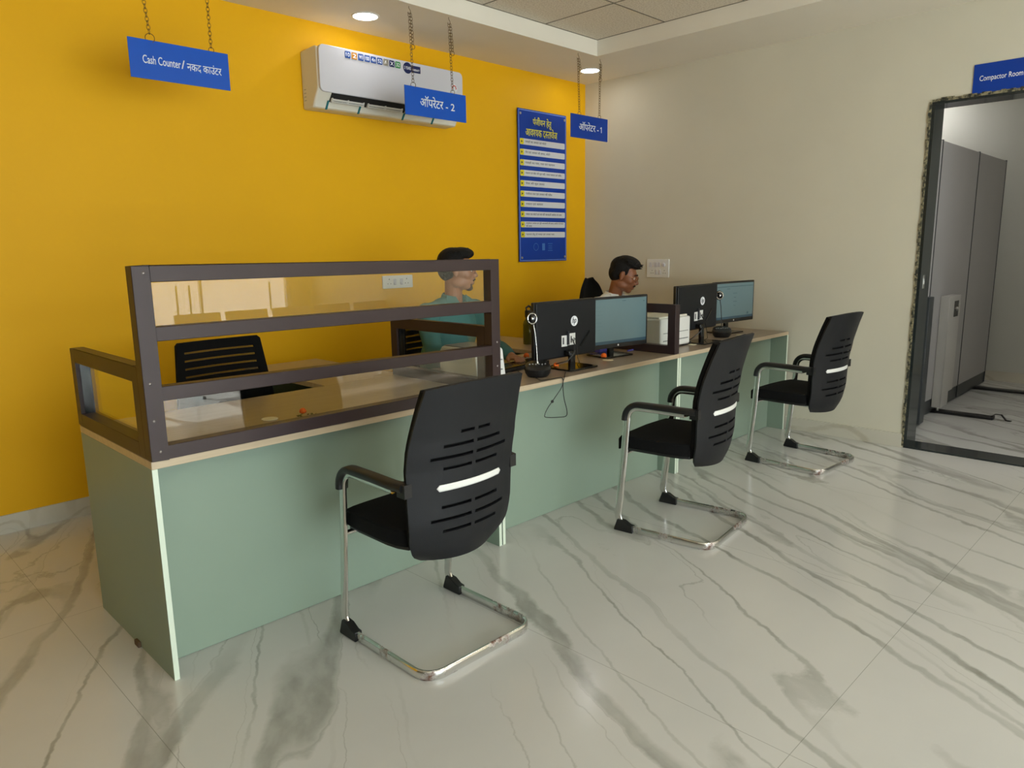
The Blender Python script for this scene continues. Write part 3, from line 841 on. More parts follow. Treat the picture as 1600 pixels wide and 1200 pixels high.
# ------------------------------------------------------------------ people
def head_matrix(c, yaw, pitch): return Matrix.Translation(Vector(c)) @ Matrix.Rotation(math.radians(yaw), 4, 'Z') @ Matrix.Rotation(math.radians(pitch), 4, 'X')
def person(label, loc, rz, P, skin, shirtm, hairstyle):
    """P: joints in local metres, facing -y, origin on the floor under the pelvis"""
    t = thing('person', label, 'person', loc, rz)
    H = head_matrix(P['head'], P['hyaw'], P['hpitch'])
    h = lambda x, y, z: H @ Vector((x, y, z))
    Hr = H.to_3x3()
    def ell(b, c, r): b.ellipsoid(h(*c), r, rot=Hr)
    b = MB()
    # head
    ell(b, (0, .018, .035), (.074, .092, .085)); ell(b, (0, -.030, .0), (.064, .062, .08)); ell(b, (0, -.030, -.050), (.055, .055, .060))
    ell(b, (0, -.062, -.092), (.026, .026, .022)); ell(b, (0, -.055, -.055), (.042, .038, .035))
    for s_ in (-1, 1):
        ell(b, (s_*.040, -.052, -.022), (.022, .026, .026)); ell(b, (s_*.046, -.005, -.065), (.014, .04, .03))
        ell(b, (s_*.075, .010, -.006), (.010, .017, .031)); ell(b, (s_*.083, .014, .008), (.007, .014, .018)); ell(b, (s_*.080, .008, -.024), (.006, .009, .012)); ell(b, (s_*.014, -.098, -.036), (.009, .010, .008))
    b.capsule(h(-.032, -.082, .026), h(.032, -.082, .026), .011)
    b.capsule(h(0, -.086, .018), h(0, -.108, -.026), .009, .012)
    ell(b, (0, -.090, -.058), (.024, .010, .006)); ell(b, (0, -.088, -.071), (.021, .011, .007))
    # neck and trunk
    b.capsule(P['neck0'], h(0, .025, -.06), .053, .049)
    b.capsule(Vector(P['neck0'])+Vector((-.06, .01, -.045)), Vector(P['neck0'])+Vector((.06, .01, -.045)), .045)
    ch, be, hp = Vector(P['chest']), Vector(P['belly']), Vector(P['hip'])
    b.ellipsoid(ch, (.155, .10, .17)); b.ellipsoid(be, (.14, .095, .17)); b.ellipsoid(hp, (.16, .11, .11))
    for s_ in (-1, 1):
        sh = Vector(P['sh'][s_]); el = Vector(P['el'][s_]); wr = Vector(P['wr'][s_])
        b.capsule(ch+Vector((0, 0, .07)), sh+Vector((0, 0, -.012)), .052, .042)
        b.capsule(sh, el, .046, .038); b.capsule(el, wr, .038, .026)
        # hand: palm, four unequal bent fingers, thumb
        fd = (wr-el); fd.z = -.02; fd.normalize(); lat = fd.cross(Vector((0, 0, 1))).normalized()*s_*-1   # lat points to the thumb side (inwards)
        inw = Vector((-s_, 0, 0)); 
        if lat.dot(inw) < 0: lat = -lat
        pc = wr+fd*.045
        b.ellipsoid(pc, (.036, .050, .014), rot=Matrix((lat, fd, Vector((0, 0, 1)))).transposed())
        b.capsule(wr, wr+fd*.03, .024, .022)
        for k, (off, ln) in enumerate(((.028, .070), (.0095, .079), (-.0095, .073), (-.027, .058))):
            base = wr+fd*.082+lat*off; m1 = base+fd*ln*.5+Vector((0, 0, .008)); tip = m1+fd*ln*.42+Vector((0, 0, -.018))
            b.capsule(wr+fd*.05+lat*off*.8, base, .0095, .009, 10); b.capsule(base, m1, .009, .008, 10); b.capsule(m1, tip, .008, .007, 10)
        tb = wr+fd*.028+lat*.026; tm = tb+fd*.034+lat*.022+Vector((0, 0, -.004)); tt = tm+fd*.028+lat*.004+Vector((0, 0, -.006))
        b.capsule(wr+fd*.02+lat*.01, tb, .014, .012, 10); b.capsule(tb, tm, .012, .010, 10); b.capsule(tm, tt, .010, .008, 10)
        hj = hp+Vector((s_*.09, 0, -.02)); kn = Vector(P['kn'][s_]); an = Vector(P['an'][s_])
        b.capsule(hj, kn, .075, .052); b.capsule(kn, an, .052, .036); b.capsule(an, an+Vector((0, -.12, -.045)), .034, .028)
    remesh_obj('body', b, .0052, skin, t, 4)
    # shirt
    b = MB()
    b.ellipsoid(ch, (.180, .122, .185)); b.ellipsoid(be, (.168, .120, .19)); b.ellipsoid(hp+Vector((0, 0, .03)), (.175, .13, .09))
    b.capsule(Vector(P['neck0'])+Vector((-.085, .012, -.038)), Vector(P['neck0'])+Vector((.085, .012, -.038)), .064)
    for s_ in (-1, 1):
        sh = Vector(P['sh'][s_]); el = Vector(P['el'][s_]); wr = Vector(P['wr'][s_])
        b.capsule(ch+Vector((s_*.02, 0.01, .085)), sh, .075, .062); b.capsule(Vector(P['neck0'])+Vector((s_*.06, .012, -.03)), sh, .05, .058)
        b.capsule(sh, el, .062, .053); b.capsule(el, el+(wr-el)*.93, .053, .038)
    remesh_obj('shirt', b, .007, shirtm, t, 4, disp=(11, .008))
    # collar: stand and two pointed leaves
    n0 = Vector(P['neck0'])
    b = MB()
    ring = []
    for i in range(25):
        a = math.radians(-60+300*i/24)+PI*1.0     # open at the front (-y)
        a = math.radians(-90+28+ (304)*i/24)
        ring.append(n0+Vector((.066*math.cos(a), .064*math.sin(a)+.004, .018+.012*math.sin(a))))
    b.sweep(ring, .006, .020, side=lambda i, t_: (ring[i]-n0).normalized(), n=8)
    for s_ in (-1, 1):
        f0 = n0+Vector((s_*.033, -.058, .010)); 
        pts = [f0+Vector((0, 0, .012)), n0+Vector((s_*.072, -.020, .03)), n0+Vector((s_*.092, -.035, -.022)), n0+Vector((s_*.070, -.098, -.045)), n0+Vector((s_*.022, -.078, -.012))]
        vs1 = [b.bm.verts.new(p) for p in pts]; vs2 = [b.bm.verts.new(p+Vector((s_*.004, -.006, .002))) for p in pts]
        b.bm.faces.new(vs1); b.bm.faces.new(list(reversed(vs2)))
        for i in range(5): b.bm.faces.new([vs1[i], vs2[i], vs2[(i+1) % 5], vs1[(i+1) % 5]])
    b.done('collar', shirtm, t, smooth=True)
    # trousers and shoes
    b = MB(); b.ellipsoid(hp+Vector((0, 0, -.01)), (.172, .125, .10))
    for s_ in (-1, 1):
        hj = hp+Vector((s_*.09, 0, -.02)); kn = Vector(P['kn'][s_]); an = Vector(P['an'][s_])
        b.capsule(hj, kn, .088, .066); b.capsule(kn, an+Vector((0, 0, .0)), .066, .052)
    remesh_obj('trousers', b, .009, M['trouser'], t, 4, disp=(9, .008))
    for s_ in (-1, 1):
        an = Vector(P['an'][s_]); b = MB()
        b.ellipsoid((an.x, an.y+.01, .045), (.040, .055, .045)); b.ellipsoid((an.x, an.y-.09, .036), (.045, .10, .036)); b.box(an.x-.04, an.x+.04, an.y-.17, an.y+.055, 0.001, .02)
        remesh_obj('shoe', b, .006, M['shoe'], t, 4)
    # face details
    for s_ in (-1, 1):
        b = MB(); b.ellipsoid(h(s_*.031, -.0735, .004), (.0120,)*3, seg=16, rng=10); e = b.done('eye', M['eyewhite'], t, smooth=True)
        b = MB(); b.ellipsoid(h(s_*.031, -.0838, .003), (.0058, .0030, .0058), rot=Hr, seg=12, rng=8); p_ = b.done('pupil', M['iris'], None, smooth=True); p_.parent = e
        b = MB(); b.capsule(h(s_*.014, -.092, .027), h(s_*.036, -.090, .032), .0045, n=8); b.capsule(h(s_*.036, -.090, .032), h(s_*.052, -.076, .026), .0045, .003, n=8)
        b.done('eyebrow', M['hair'], t, smooth=True)
    b = MB(); b.capsule(h(0, -.101, -.049), h(-.020, -.092, -.055), .0052, .004, n=8); b.capsule(h(0, -.101, -.049), h(.020, -.092, -.055), .0052, .004, n=8); b.done('moustache', M['hair'], t, smooth=True)
    if hairstyle == 'side':
        b = MB()
        b.ellipsoid(h(0, -.0665, -.0975), (.0235, .0245, .0185), rot=Hr); b.capsule(h(-.020, -.0785, -.076), h(-.016, -.082, -.09), .006, n=8); b.capsule(h(.020, -.0785, -.076), h(.016, -.082, -.09), .006, n=8)
        remesh_obj('beard', b, .004, M['stubble'], t, 3)
    # hair
    b = MB()
    ell(b, (0, .030, .052), (.080, .090, .080)); ell(b, (0, .055, .012), (.074, .062, .075))
    for s_ in (-1, 1): ell(b, (s_*.060, .036, .042), (.018, .046, .044)); ell(b, (s_*.066, -.012, .034), (.009, .013, .028))
    rnd = random.Random(3 if hairstyle == 'side' else 5)
    if hairstyle == 'side':
        ell(b, (0, -.02, .098), (.070, .075, .036)); ell(b, (.0, -.042, .094), (.056, .038, .027))
        for i in range(46):
            a = rnd.uniform(-1, 1); q = rnd.uniform(-1, 1); p0 = h(a*.055, q*.06-.005, .108-.02*a*a-.012*q*q)
            b.capsule(p0, p0+Hr @ Vector((rnd.uniform(-.02, .02), rnd.uniform(-.03, .03), rnd.uniform(.010, .024))), .010, .005, 8)
    else:
        ell(b, (0, -.005, .100), (.078, .088, .046)); ell(b, (0, -.050, .092), (.062, .034, .032))
        for i in range(90):
            a = rnd.uniform(-1, 1); q = rnd.uniform(-1, 1); p0 = h(a*.062, q*.068-.004, .122-.028*a*a-.03*q*q)
            b.capsule(p0, p0+Hr @ Vector((a*.02+rnd.uniform(-.01, .01), q*.022-.008+rnd.uniform(-.008, .008), rnd.uniform(.008, .020))), .0085, .004, 8)
    remesh_obj('hair', b, .004, M['hair'], t, 1)
    # glasses
    b = MB()
    for s_ in (-1, 1):
        c = (s_*.033, -.104, .002)
        b.sweep([h(c[0]+.025*math.cos(a), c[1]+abs(math.cos(a))*.0+(.006 if s_*math.cos(a) > .5 else 0), c[2]+.018*math.sin(a)) for a in [2*PI*i/20 for i in range(20)]],   .0018, .0018, n=6, closed=True, side=lambda i, t_: Hr @ Vector((0, 1, 0)))
        b.sweep([h(s_*.058, -.098, .006), h(s_*.076, -.06, .008), h(s_*.082, .010, .006), h(s_*.080, .03, -.008)],   .0018, .0018, n=6)
    b.sweep([h(-.009, -.106, .006), h(0, -.110, .010), h(.009, -.106, .006)],   .0018, .0018, n=6)
    b.done('glasses', M['gold'], t, smooth=True)
    return t
P1 = dict(head=(0.0, -.205, 1.288), hyaw=49, hpitch=2, neck0=(0, -.165, 1.115), chest=(0, -.13, .945), belly=(0, -.06, .74), hip=(0, 0, .585),
          sh={-1: (-.185, -.14, 1.055), 1: (.185, -.14, 1.055)}, el={-1: (-.235, -.245, .835), 1: (.235, -.245, .835)}, wr={-1: (-.13, -.475, .800), 1: (.15, -.475, .800)},
          kn={-1: (-.11, -.42, .54), 1: (.11, -.42, .54)}, an={-1: (-.11, -.40, .09), 1: (.11, -.40, .09)})
person('man in a teal green shirt and glasses, seated, looking right behind the glass screen', (-2.605, -.965, 0), 0, P1, M['skin1'], M['teal'], 'side')
P2 = dict(P1); P2.update(head=(0.0, -.235, 1.205), hyaw=33, hpitch=19, neck0=(0, -.150, 1.045), chest=(0, -.12, .90), belly=(0, -.05, .72))
P2['sh'] = {-1: (-.175, -.13, .995), 1: (.175, -.13, .995)}; P2['el'] = {-1: (-.23, -.24, .82), 1: (.23, -.24, .82)}
person('man in a white shirt and glasses, seated, looking down behind the middle monitors', (-1.045, -.975, 0), 0, P2, M['skin2'], M['whiteshirt'], 'big')

# ------------------------------------------------------------------ monitors
def make_monitor(label, w, zb, zt, screen_front, x, y, rz, basex=0.0, windows='page'):
    """screen_front: screen looks to local -y"""
    t = thing('monitor', label, 'monitor', (x, y, ZT), math.radians(rz), group='black flat monitors on the desks')
    z0, z1 = zb-ZT, zt-ZT
    b = MB(); b.prism(rounded_rect(-w/2, w/2, z0, z1, .006, 3), 'y', -.011, .011); b.done('casing', M['plastic_blk'], t, bevel=.002)
    sg = -1 if screen_front else 1
    b = MB(); b.prism(rounded_rect(-w/2+.004, w/2-.004, z0+.004, z1-.004, .008, 4), 'y', *sorted((-sg*.010, -sg*.024))); b.done('back_cover', M['plastic'], t, bevel=.011, seg=4)
    # screen
    ya, yb = sorted((sg*.0108, sg*.0122))
    bx('screen', M['screenlit'] , -w/2+.012, w/2-.012, ya, yb, z0+.042, z1-.014, t)
    ya2, yb2 = sorted((sg*.012, sg*.0127))
    bx('taskbar', M['screenbar'], -w/2+.012, w/2-.012, ya2, yb2, z0+.026, z0+.044, t)
    b = MB()
    if windows == 'form':
        b.box(-w/2+.012, w/2-.012, ya2, yb2, z1-.040, z1-.036); b.box(-.10, -.06, ya2, yb2, z1-.055, z1-.052)
        for i, (a, c) in enumerate(((-.02, .03), (-.01, .02), (-.015, .03), (-.01, .015))): b.box(a, c, ya2, yb2, z1-.09-.03*i, z1-.087-.03*i)
        b.box(.17, .19, ya2, yb2, z0+.05, z0+.066)
    else:
        b.box(.03, .06, ya2, yb2, z1-.030, z1-.027); b.box(w/2-.04, w/2-.03, ya2, yb2, z1-.04, z1-.035)
        for i in range(7): b.box(-w/2+.04, -w/2+.04+.06+.01*(i % 3), ya2, yb2, z1-.06-.022*i, z1-.0595-.022*i)
    b.done('page_text', M['screendark'], t)
    # stand on the rear side
    st = -sg
    b = MB(); yc = st*.055
    b.box(-.020, .020, yc-.011, yc+.011, .006, z0+.035); b.box(-.030, .030, min(st*.012, yc+st*.008), max(st*.012, yc+st*.008), z0+.012, z0+.040)
    b.done('neck', M['gloss_blk'], t, bevel=.004)
    b = MB(); b.prism(rounded_rect(-.115, .115, st*.06-.09, st*.06+.09, .012, 4), 'z', .001, .010); b.done('base', M['gloss_blk'], t, bevel=.002)
    # the round mark on the back, and one under the screen
    fr = MT(0, 0, 0) if not screen_front else Matrix.Rotation(PI, 4, 'Z')
    lx = .055
    b = MB(); 
    b.lathe([(0, 0), (.028, 0), (.028, .001), (0, .001)], c=(0, 0, 0), n=40, mx=fr @ MT(lx, -.0242, (z0+z1)/2+.040) @ Matrix.Rotation(PI/2, 4, 'X'))
    lg = b.done('logo_disc', M['white_txt'], t)
    text_fit('logo_letters', 'hp', M['ink'], lg, fr @ MT(0, -.0254, 0) @ Matrix(((1, 0, .28, -.28*((z0+z1)/2+.04)), (0, 1, 0, 0), (0, 0, 1, 0), (0, 0, 0, 1))), lx-.0155, lx+.0155, z0=(z0+z1)/2+.040-.021, z1=(z0+z1)/2+.040+.021, bold=.0)
    fr2 = I4 if screen_front else Matrix.Rotation(PI, 4, 'Z')
    b = MB(); b.lathe([(0, 0), (.006, 0), (.006, .0008), (0, .0008)], n=20, mx=fr2 @ MT(0, -.0112, z0+.014) @ Matrix.Rotation(PI/2, 4, 'X')); b.done('badge', M['white_txt'], t)
    if not screen_front:
        b = MB()
        b.box(-.048, -.004, -.0262, -.0242, z0+.062, z0+.122); b.box(.002, .062, -.0262, -.0242, z0+.066, z0+.130)
        b.done('label_plate', M['white_pl'], t)
        b = MB(); b.box(-.040, -.030, -.0268, -.0258, z0+.075, z0+.112); b.box(.024, .032, -.0268, -.0258, z0+.078, z0+.115); b.box(.048, .054, -.0268, -.0258, z0+.085, z0+.105); b.box(-.008, .004, -.036, -.024, z0+.07, z0+.145)
        b.done('port', M['ink'], t)
        b = MB(); b.sweep([(.03, -.032, z0+.10), (.028, -.05, z0+.07), (.0, -.075, z0+.03), (-.05, -.07, z0-.01), (-.09, -.03, .03), (-.10, .03, .006)], .0032, .0032, n=6)
        b.sweep([(.055, -.03, z0+.10), (.05, -.05, z0+.06), (.02, -.082, z0+.0), (.03, -.085, .03), (.06, -.04, .006)], .0022, .0022, n=6)
        b.done('cable', M['plastic_blk'], t, smooth=True)
        b = MB(); b.prism([(.10, z0+.055), (.112, z0+.05), (.185, z0+.125), (.18, z0+.135)], 'y', -.027, -.0241); b.done('cable_strap', M['gloss_blk'], t)
    return t
make_monitor('dark monitor seen from behind, left of the middle pair, nearest the cash screen', .490, .815, 1.127, False, -2.372, -1.778, -2)
make_monitor('lit monitor facing the camera, right one of the middle pair', .500, .818, 1.122, True, -1.885, -1.775, -8)
make_monitor('dark monitor seen from behind at the far desk, beside the divider', .515, .845, 1.150, False, -1.000, -1.772, 0)
make_monitor('lit monitor facing the camera at the far desk, next to the beige wall', .520, .846, 1.147, True, -.385, -1.725, -5, windows='form')

# ------------------------------------------------------------------ gooseneck speaker bases
def make_mic(label, x, y, rz, polem):
    t = thing('desk_microphone', label, 'microphone', (x, y, ZT), math.radians(rz), group='round based counter microphones')
    t.scale = (.86, .86, 1)
    b = MB()
    n = 32; rows = []
    for r, z, tl in ((.060, .001, 0), (.074, .018, 0), (.080, .040, .0), (.074, .058, .35), (.050, .062, .35), (.0, .063, .35)):
        if r == 0: rows.append([b.bm.verts.new((0, 0, z))])
        else: rows.append([b.bm.verts.new((r*math.cos(2*PI*i/n), r*math.sin(2*PI*i/n), z+tl*r*math.sin(2*PI*i/n)*.6)) for i in range(n)])
    b.bm.faces.new(list(reversed(rows[0])))
    for a, c in zip(rows, rows[1:]):
        for i in range(n):
            if len(c) == 1: b.bm.faces.new([a[i], a[(i+1) % n], c[0]])
            else: b.bm.faces.new([a[i], a[(i+1) % n], c[(i+1) % n], c[i]])
    b.done('base', M['plastic_blk'], t, smooth=True)
    b = MB()
    for i in range(6):
        xx = -.048+.0185*i; b.ellipsoid((xx, -.012+.01*(i % 2), .064), (.006, .006, .004), seg=10, rng=6)
    b.done('button', M['grey_pl'], t, smooth=True)
    b = MB(); b.sweep([(0, .02, .06), (-.004, .02, .14), (-.012, .018, .22), (-.022, .012, .268)], .0035, .0035, n=10); b.cyl((0, .02, .058), (0, .02, .075), .010, .006)
    b.done('gooseneck', polem, t, smooth=True)
    b = MB(); b.ellipsoid((-.030, .006, .298), (.033, .026, .034)); hd = b.done('microphone_head', M['gloss_blk'], t, smooth=True)
    b = MB(); b.torus((-.030, -.014, .298), .026, .0035, nrm=(0, -1, .1)); b.lathe([(0, .012), (.006, .010), (.009, .003), (.009, 0)], n=16, mx=MT(-.030, -.02, .298) @ Matrix.Rotation(PI/2, 4, 'X'))
    r_ = b.done('chrome_ring', M['chrome_clean'], None, smooth=True); r_.parent = hd
    return t
make_mic('black counter microphone with bright pole at the left of the middle desk', -2.695, -1.875, -45, M['chrome_clean'])
make_mic('black counter microphone between the two far monitors', -.645, -1.785, -52, M['plastic_blk'])

# ------------------------------------------------------------------ things on the desks
def printer(label, x0, x1, y0, y1, h, style):
    t = thing('printer', label, 'printer', ((x0+x1)/2, (y0+y1)/2, ZT))
    w, d = (x1-x0)/2, (y1-y0)/2
    b = MB(); 
    if style == 'small': b.prism([(-d, .012), (-d+.02, h-.012), (-d+.05, h), (d-.02, h), (d, h-.03), (d, .012)], 'x', -w, w)
    else: b.box(-w, w, -d, d, .01, h)
    b.done('body', M['white_pl'], t, bevel=.012, seg=3)
    if style == 'small':
        bx('top_lid', M['grey_pl'], -w+.01, w-.012, -d+.055, d-.03, h-.001, h+.004, t, .002)
    else:
        bx('top_lid', M['acside'], -w+.01, w-.01, -d+.02, d-.02, h-.001, h+.012, t, .004)
        bx('control_panel', M['grey_pl'], -w+.12, -w+.17, -d-.002, -d+.002, h-.12, h-.07, t)
    b = MB(); b.box(-w+.03, w-.03, -d-.003, -d+.006, .05, .056); b.box(-w+.03, w-.03, -d-.003, -d+.006, .10, .104); b.done('paper_slot', M['grey_pl'], t)
    b = MB()
    for sx_ in (-1, 1):
        for sy_ in (-1, 1): b.cyl((sx_*(w-.03), sy_*(d-.03), .001), (sx_*(w-.03), sy_*(d-.03), .014), .01)
    b.done('foot', M['plastic_blk'], t)
    return t
printer('small white printer beside the post of the glass screen', -3.035, -2.845, -1.80, -1.50, .165, 'small')
printer('larger white printer behind the dark divider on the far desk', -1.50, -1.15, -1.83, -1.56, .195, 'big')
def keyboard(label, x, y, rz):
    t = thing('keyboard', label, 'keyboard', (x, y, ZT), math.radians(rz))
    b = MB(); b.box(-.22, .22, -.065, .065, .001, .018); b.done('case', M['plastic_blk'], t, bevel=.004)
    b = MB()
    for r in range(5):
        for c in range(18): b.box(-.212+.0237*c, -.193+.0237*c, -.056+.0235*r, -.037+.0235*r, .018, .024)
    b.done('keys', M['gloss_blk'], t)
keyboard('black keyboard in front of the man in teal, beside the white printer', -2.56, -1.60, 8)
keyboard('black keyboard in front of the man in white', -1.02, -1.56, 2) if False else None
t = thing('bottle', 'olive brown water bottle with black cap by the yellow wall', 'bottle', (-1.785, -.955, ZT))
b = MB(); b.lathe([(0, .001), (.038, .001), (.040, .006), (.040, .135), (.036, .155), (.024, .175), (.022, .185), (0, .185)], n=32); b.done('bottle_body', M['bottle'], t, smooth=True)
b = MB(); b.lathe([(0, .232), (.024, .232), (.026, .225), (.026, .186), (0, .186)], n=32); b.done('cap', M['plastic_blk'], t, smooth=True)
b = MB(); b.sweep([(-.02, 0, .232), (-.025, 0, .25), (0, 0, .262), (.025, 0, .25), (.02, 0, .232)], .003, .008, side=(0, 1, 0), n=8); b.done('carry_loop', M['plastic_blk'], t, smooth=True)
def grommet(x, y, label):
    b = MB(); b.lathe([(0, .003), (.026, .0035), (.031, .003), (.032, .0005), (0, .0005)], n=36)
    tag(b.done('cable_grommet', M['cream'], loc=(x, y, ZT), smooth=True), label, 'cable cover', 'cream cable covers in the desktops')
grommet(-4.092, -1.727, 'cream round cable cover on the cash desk beside the orange petals')
grommet(-3.238, -1.757, 'cream round cable cover on the cash desk by the nearest chair back')
grommet(-2.035, -1.822, 'cream round cable cover under the orange flower, middle desk')
grommet(-1.132, -1.835, 'cream round cable cover below the far dark monitor')
grommet(-.458, -1.835, 'cream round cable cover by the base of the far lit monitor')
def marigold(x, y, z, label, r=.018, stem=True):
    t = thing('marigold', label, 'flower', (x, y, z), random.uniform(0, 6), group='orange marigold heads on the desks')
    b = MB(); rnd = random.Random(int(abs(x)*1000))
    for k in range(34):
        a = rnd.uniform(0, 2*PI); e = rnd.uniform(-.2, 1.4); d_ = Vector((math.cos(a)*math.cos(e), math.sin(a)*math.cos(e), math.sin(e)))
        c = Vector((0, 0, r*.85))+d_*r*.62
        b.ellipsoid(c, (r*.42, r*.16, r*.34), rot=d_.to_track_quat('Y', 'Z').to_matrix(), seg=8, rng=5)
    b.done('petals', M['orange'], t, smooth=True)
    if stem:
        b = MB(); b.sweep([(0, 0, r*.4), (.012, .004, .006), (.03, .008, .003)], .0015, .0015, n=6); b.done('stem', M['stem'], t, smooth=True)
marigold(-2.455, -1.79, ZT+.001, 'orange marigold by the base of the dark monitor, middle desk', .02)
marigold(-2.30, -1.42, ZT+.001, 'orange marigold behind the near counter microphone, beyond the keyboard', .022)
marigold(-2.032, -1.790, ZT+.004, 'orange marigold lying on the cream cable cover, middle desk', .022)
marigold(-1.10, -1.775, ZT+.001, 'orange marigold by the far white printer', .021)
marigold(-3.968, -1.765, ZT+.001, 'orange marigold bits lying alone on the cash desk', .018)
b = MB()
for i in range(6):
    a = i*1.1; b.ellipsoid((.030+.01*math.cos(a)*(i % 3), .01*math.sin(a)-.006, .0025), (.006, .003, .0022), seg=8, rng=5)
    b.ellipsoid((-.022+.006*math.cos(a), .012*math.sin(a), .0025), (.004, .003, .002), seg=8, rng=5)
tag(b.done('petal_crumbs', M['stem'], loc=(-3.968, -1.775, ZT), smooth=True), 'dry petal crumbs around the marigold on the cash desk', 'petals', kind='stuff')
b = MB(); b.box(-.07, .07, -.04, .04, .001, .035); tag(b.done('small_box', M['violet'], loc=(-1.76, -1.565, ZT), bevel=.003), 'violet blue small box behind the lit middle monitor', 'box')
b = MB(); b.cyl((-.07, 0, .005), (.07, .01, .005), .0045, n=10); tag(b.done('pen', M['violet'], loc=(-1.60, -1.70, ZT), smooth=True), 'blue pen lying beside the divider behind the lit monitor', 'pen')
# cable of the near microphone, dropping over the desk front in a loop
b = MB()
c1 = [(-2.72, -1.86, ZT+.004), (-2.76, -1.93, ZT+.004), (-2.79, -1.985, ZT+.005), (-2.74, -2.004, ZT+.006), (-2.66, -2.0105, ZT+.002), (-2.668, -2.016, .72), (-2.72, -2.018, .675), (-2.775, -2.018, .63), (-2.80, -2.018, .598), (-2.79, -2.018, .582), (-2.70, -2.018, .566), (-2.64, -2.018, .562), (-2.632, -2.018, .59), (-2.655, -2.018, .66), (-2.66, -2.016, .73), (-2.64, -2.009, ZT+.003), (-2.58, -1.96, ZT+.004), (-2.50, -1.90, ZT+.004)]
def smooth_path(p, k=5):
    P = [Vector(q) for q in p]; out = []
    for i in range(len(P)-1):
        a, b_, c, d = P[max(i-1, 0)], P[i], P[i+1], P[min(i+2, len(P)-1)]
        for j in range(k):
            t = j/k; out.append(.5*((2*b_)+(-a+c)*t+(2*a-5*b_+4*c-d)*t*t+(-a+3*b_-3*c+d)*t**3))
    out.append(P[-1]); return out
b.sweep(smooth_path(c1), .0021, .0021, n=6); b.ellipsoid((-2.745, -2.019, .655), (.009, .007, .008), seg=12, rng=8)
tag(b.done('cable', M['plastic_blk'], smooth=True), 'thin black cable hanging in a loop over the middle desk front', 'cable')
b = MB(); b.sweep(smooth_path([(-2.86, -1.83, ZT+.004), (-2.80, -1.84, ZT+.004), (-2.74, -1.79, ZT+.004), (-2.70, -1.75, ZT+.004), (-2.66, -1.70, ZT+.004)]), .003, .003, n=6)
b.sweep(smooth_path([(-2.99, -1.82, ZT+.004), (-2.93, -1.86, ZT+.005), (-2.84, -1.87, ZT+.004), (-2.78, -1.83, ZT+.004)]), .003, .003, n=6)
tag(b.done('cable', M['plastic_blk'], smooth=True), 'black cable lying between the small white printer and the microphone', 'cable')
b = MB(); b.box(-.05, .05, -.02, .02, .001, .022); tag(b.done('power_adapter', M['plastic_blk'], loc=(-1.165, -1.80, ZT), bevel=.004), 'small black adapter beside the far cream cable cover', 'adapter')

# ------------------------------------------------------------------ wall mounted things
def wall_plate(name, label, frame, w, h, kind):
    t = bpy.data.objects.new(name, None); COL.objects.link(t); t.matrix_world = frame; tag(t, label, 'switchboard' if kind == 'switch' else 'socket')
    b = MB(); b.prism(rounded_rect(-w/2, w/2, -h/2, h/2, .006, 3), 'y', -.012, -.0005); b.done('cover_plate', M['white_pl'], t, bevel=.002)
    if kind == 'socket':
        for s_ in (-1, 1):
            b = MB()
            for dx, dz, r in ((s_*.078, .020, .0045), (s_*.078-.013, -.012, .0035), (s_*.078+.013, -.012, .0035)): b.cyl((dx, -.0125, dz), (dx, -.0115, dz), r, n=12)
            b.done('socket_holes', M['dark_slot'], t)
            b = MB(); b.box(s_*.030-.013, s_*.030+.013, -.016, -.012, -.022, .022); b.done('switch', M['white_gl'], t, bevel=.002)
            b = MB(); b.box(s_*.030-.008, s_*.030-.006, -.0168, -.016, -.020, -.004); b.box(s_*.030-.008, s_*.030+.004, -.0168, -.016, -.020, -.018); b.done('switch_mark', M['ink'], t)
    else:
        for i in range(4):
            xx = -.072+.030*i
            b = MB(); b.box(xx-.012, xx+.012, -.016, -.012, .012, .052); b.done('switch', M['white_gl'], t, bevel=.002)
        b = MB(); b.lathe([(0, .018), (.014, .016), (.017, .004), (.017, 0)], n=24, mx=MT(.062, -.012, .03) @ Matrix.Rotation(PI/2, 4, 'X')); kb = b.done('dimmer_knob', M['white_gl'], t, smooth=True)
        for cx in (-.055, .068):
            b = MB()
            for dx, dz in ((0, -.018), (-.01, -.040), (.01, -.040)): b.cyl((cx+dx, -.0128, dz), (cx+dx, -.0115, dz), .0036, n=12)
            b.done('socket_holes', M['dark_slot'], t)
        for i in range(2):
            xx = -.012+.034*i
            b = MB(); b.box(xx-.012, xx+.012, -.016, -.012, -.052, -.012); b.done('switch', M['white_gl'], t, bevel=.002)
    return t
wall_plate('socket_plate', 'white double socket on the yellow wall, seen through the glass screen', MT(-2.173, 0, 1.184), .268, .092, 'socket')
wall_plate('switch_plate', 'white switch board on the beige wall beside the man in white', MT(0, -.812, 1.223) @ Matrix.Rotation(-PI/2, 4, 'Z'), .222, .156, 'switch')

# document notice board
nb = thing('notice_board', 'tall blue notice board with ten white rows on the yellow wall', 'notice board', (-.597, 0, 1.921))
w2, h2 = .306, .624
bx('board', M['blue_d'], -w2, w2, -.022, -.016, -h2, h2, nb, .001)
b = MB(); 
for a in ((-w2+.008, -w2+.013, -h2+.008, h2-.008), (w2-.013, w2-.008, -h2+.008, h2-.008), (-w2+.008, w2-.008, h2-.013, h2-.008), (-w2+.008, w2-.008, -h2+.008, -h2+.013)): b.box(a[0], a[1], -.0228, -.022, a[2], a[3])
b.done('border_line', mat('pale blue border line', rgb(130, 160, 225), .3), nb)
for sx_ in (-1, 1):
    for zz in (-h2+.035, h2-.04):
        b = MB(); b.cyl((sx_*(w2-.028), -.001, zz), (sx_*(w2-.028), -.028, zz), .010, .010, 18); b.done('standoff_screw', M['steel'], nb, smooth=True)
F = MT(0, -.0222, 0)
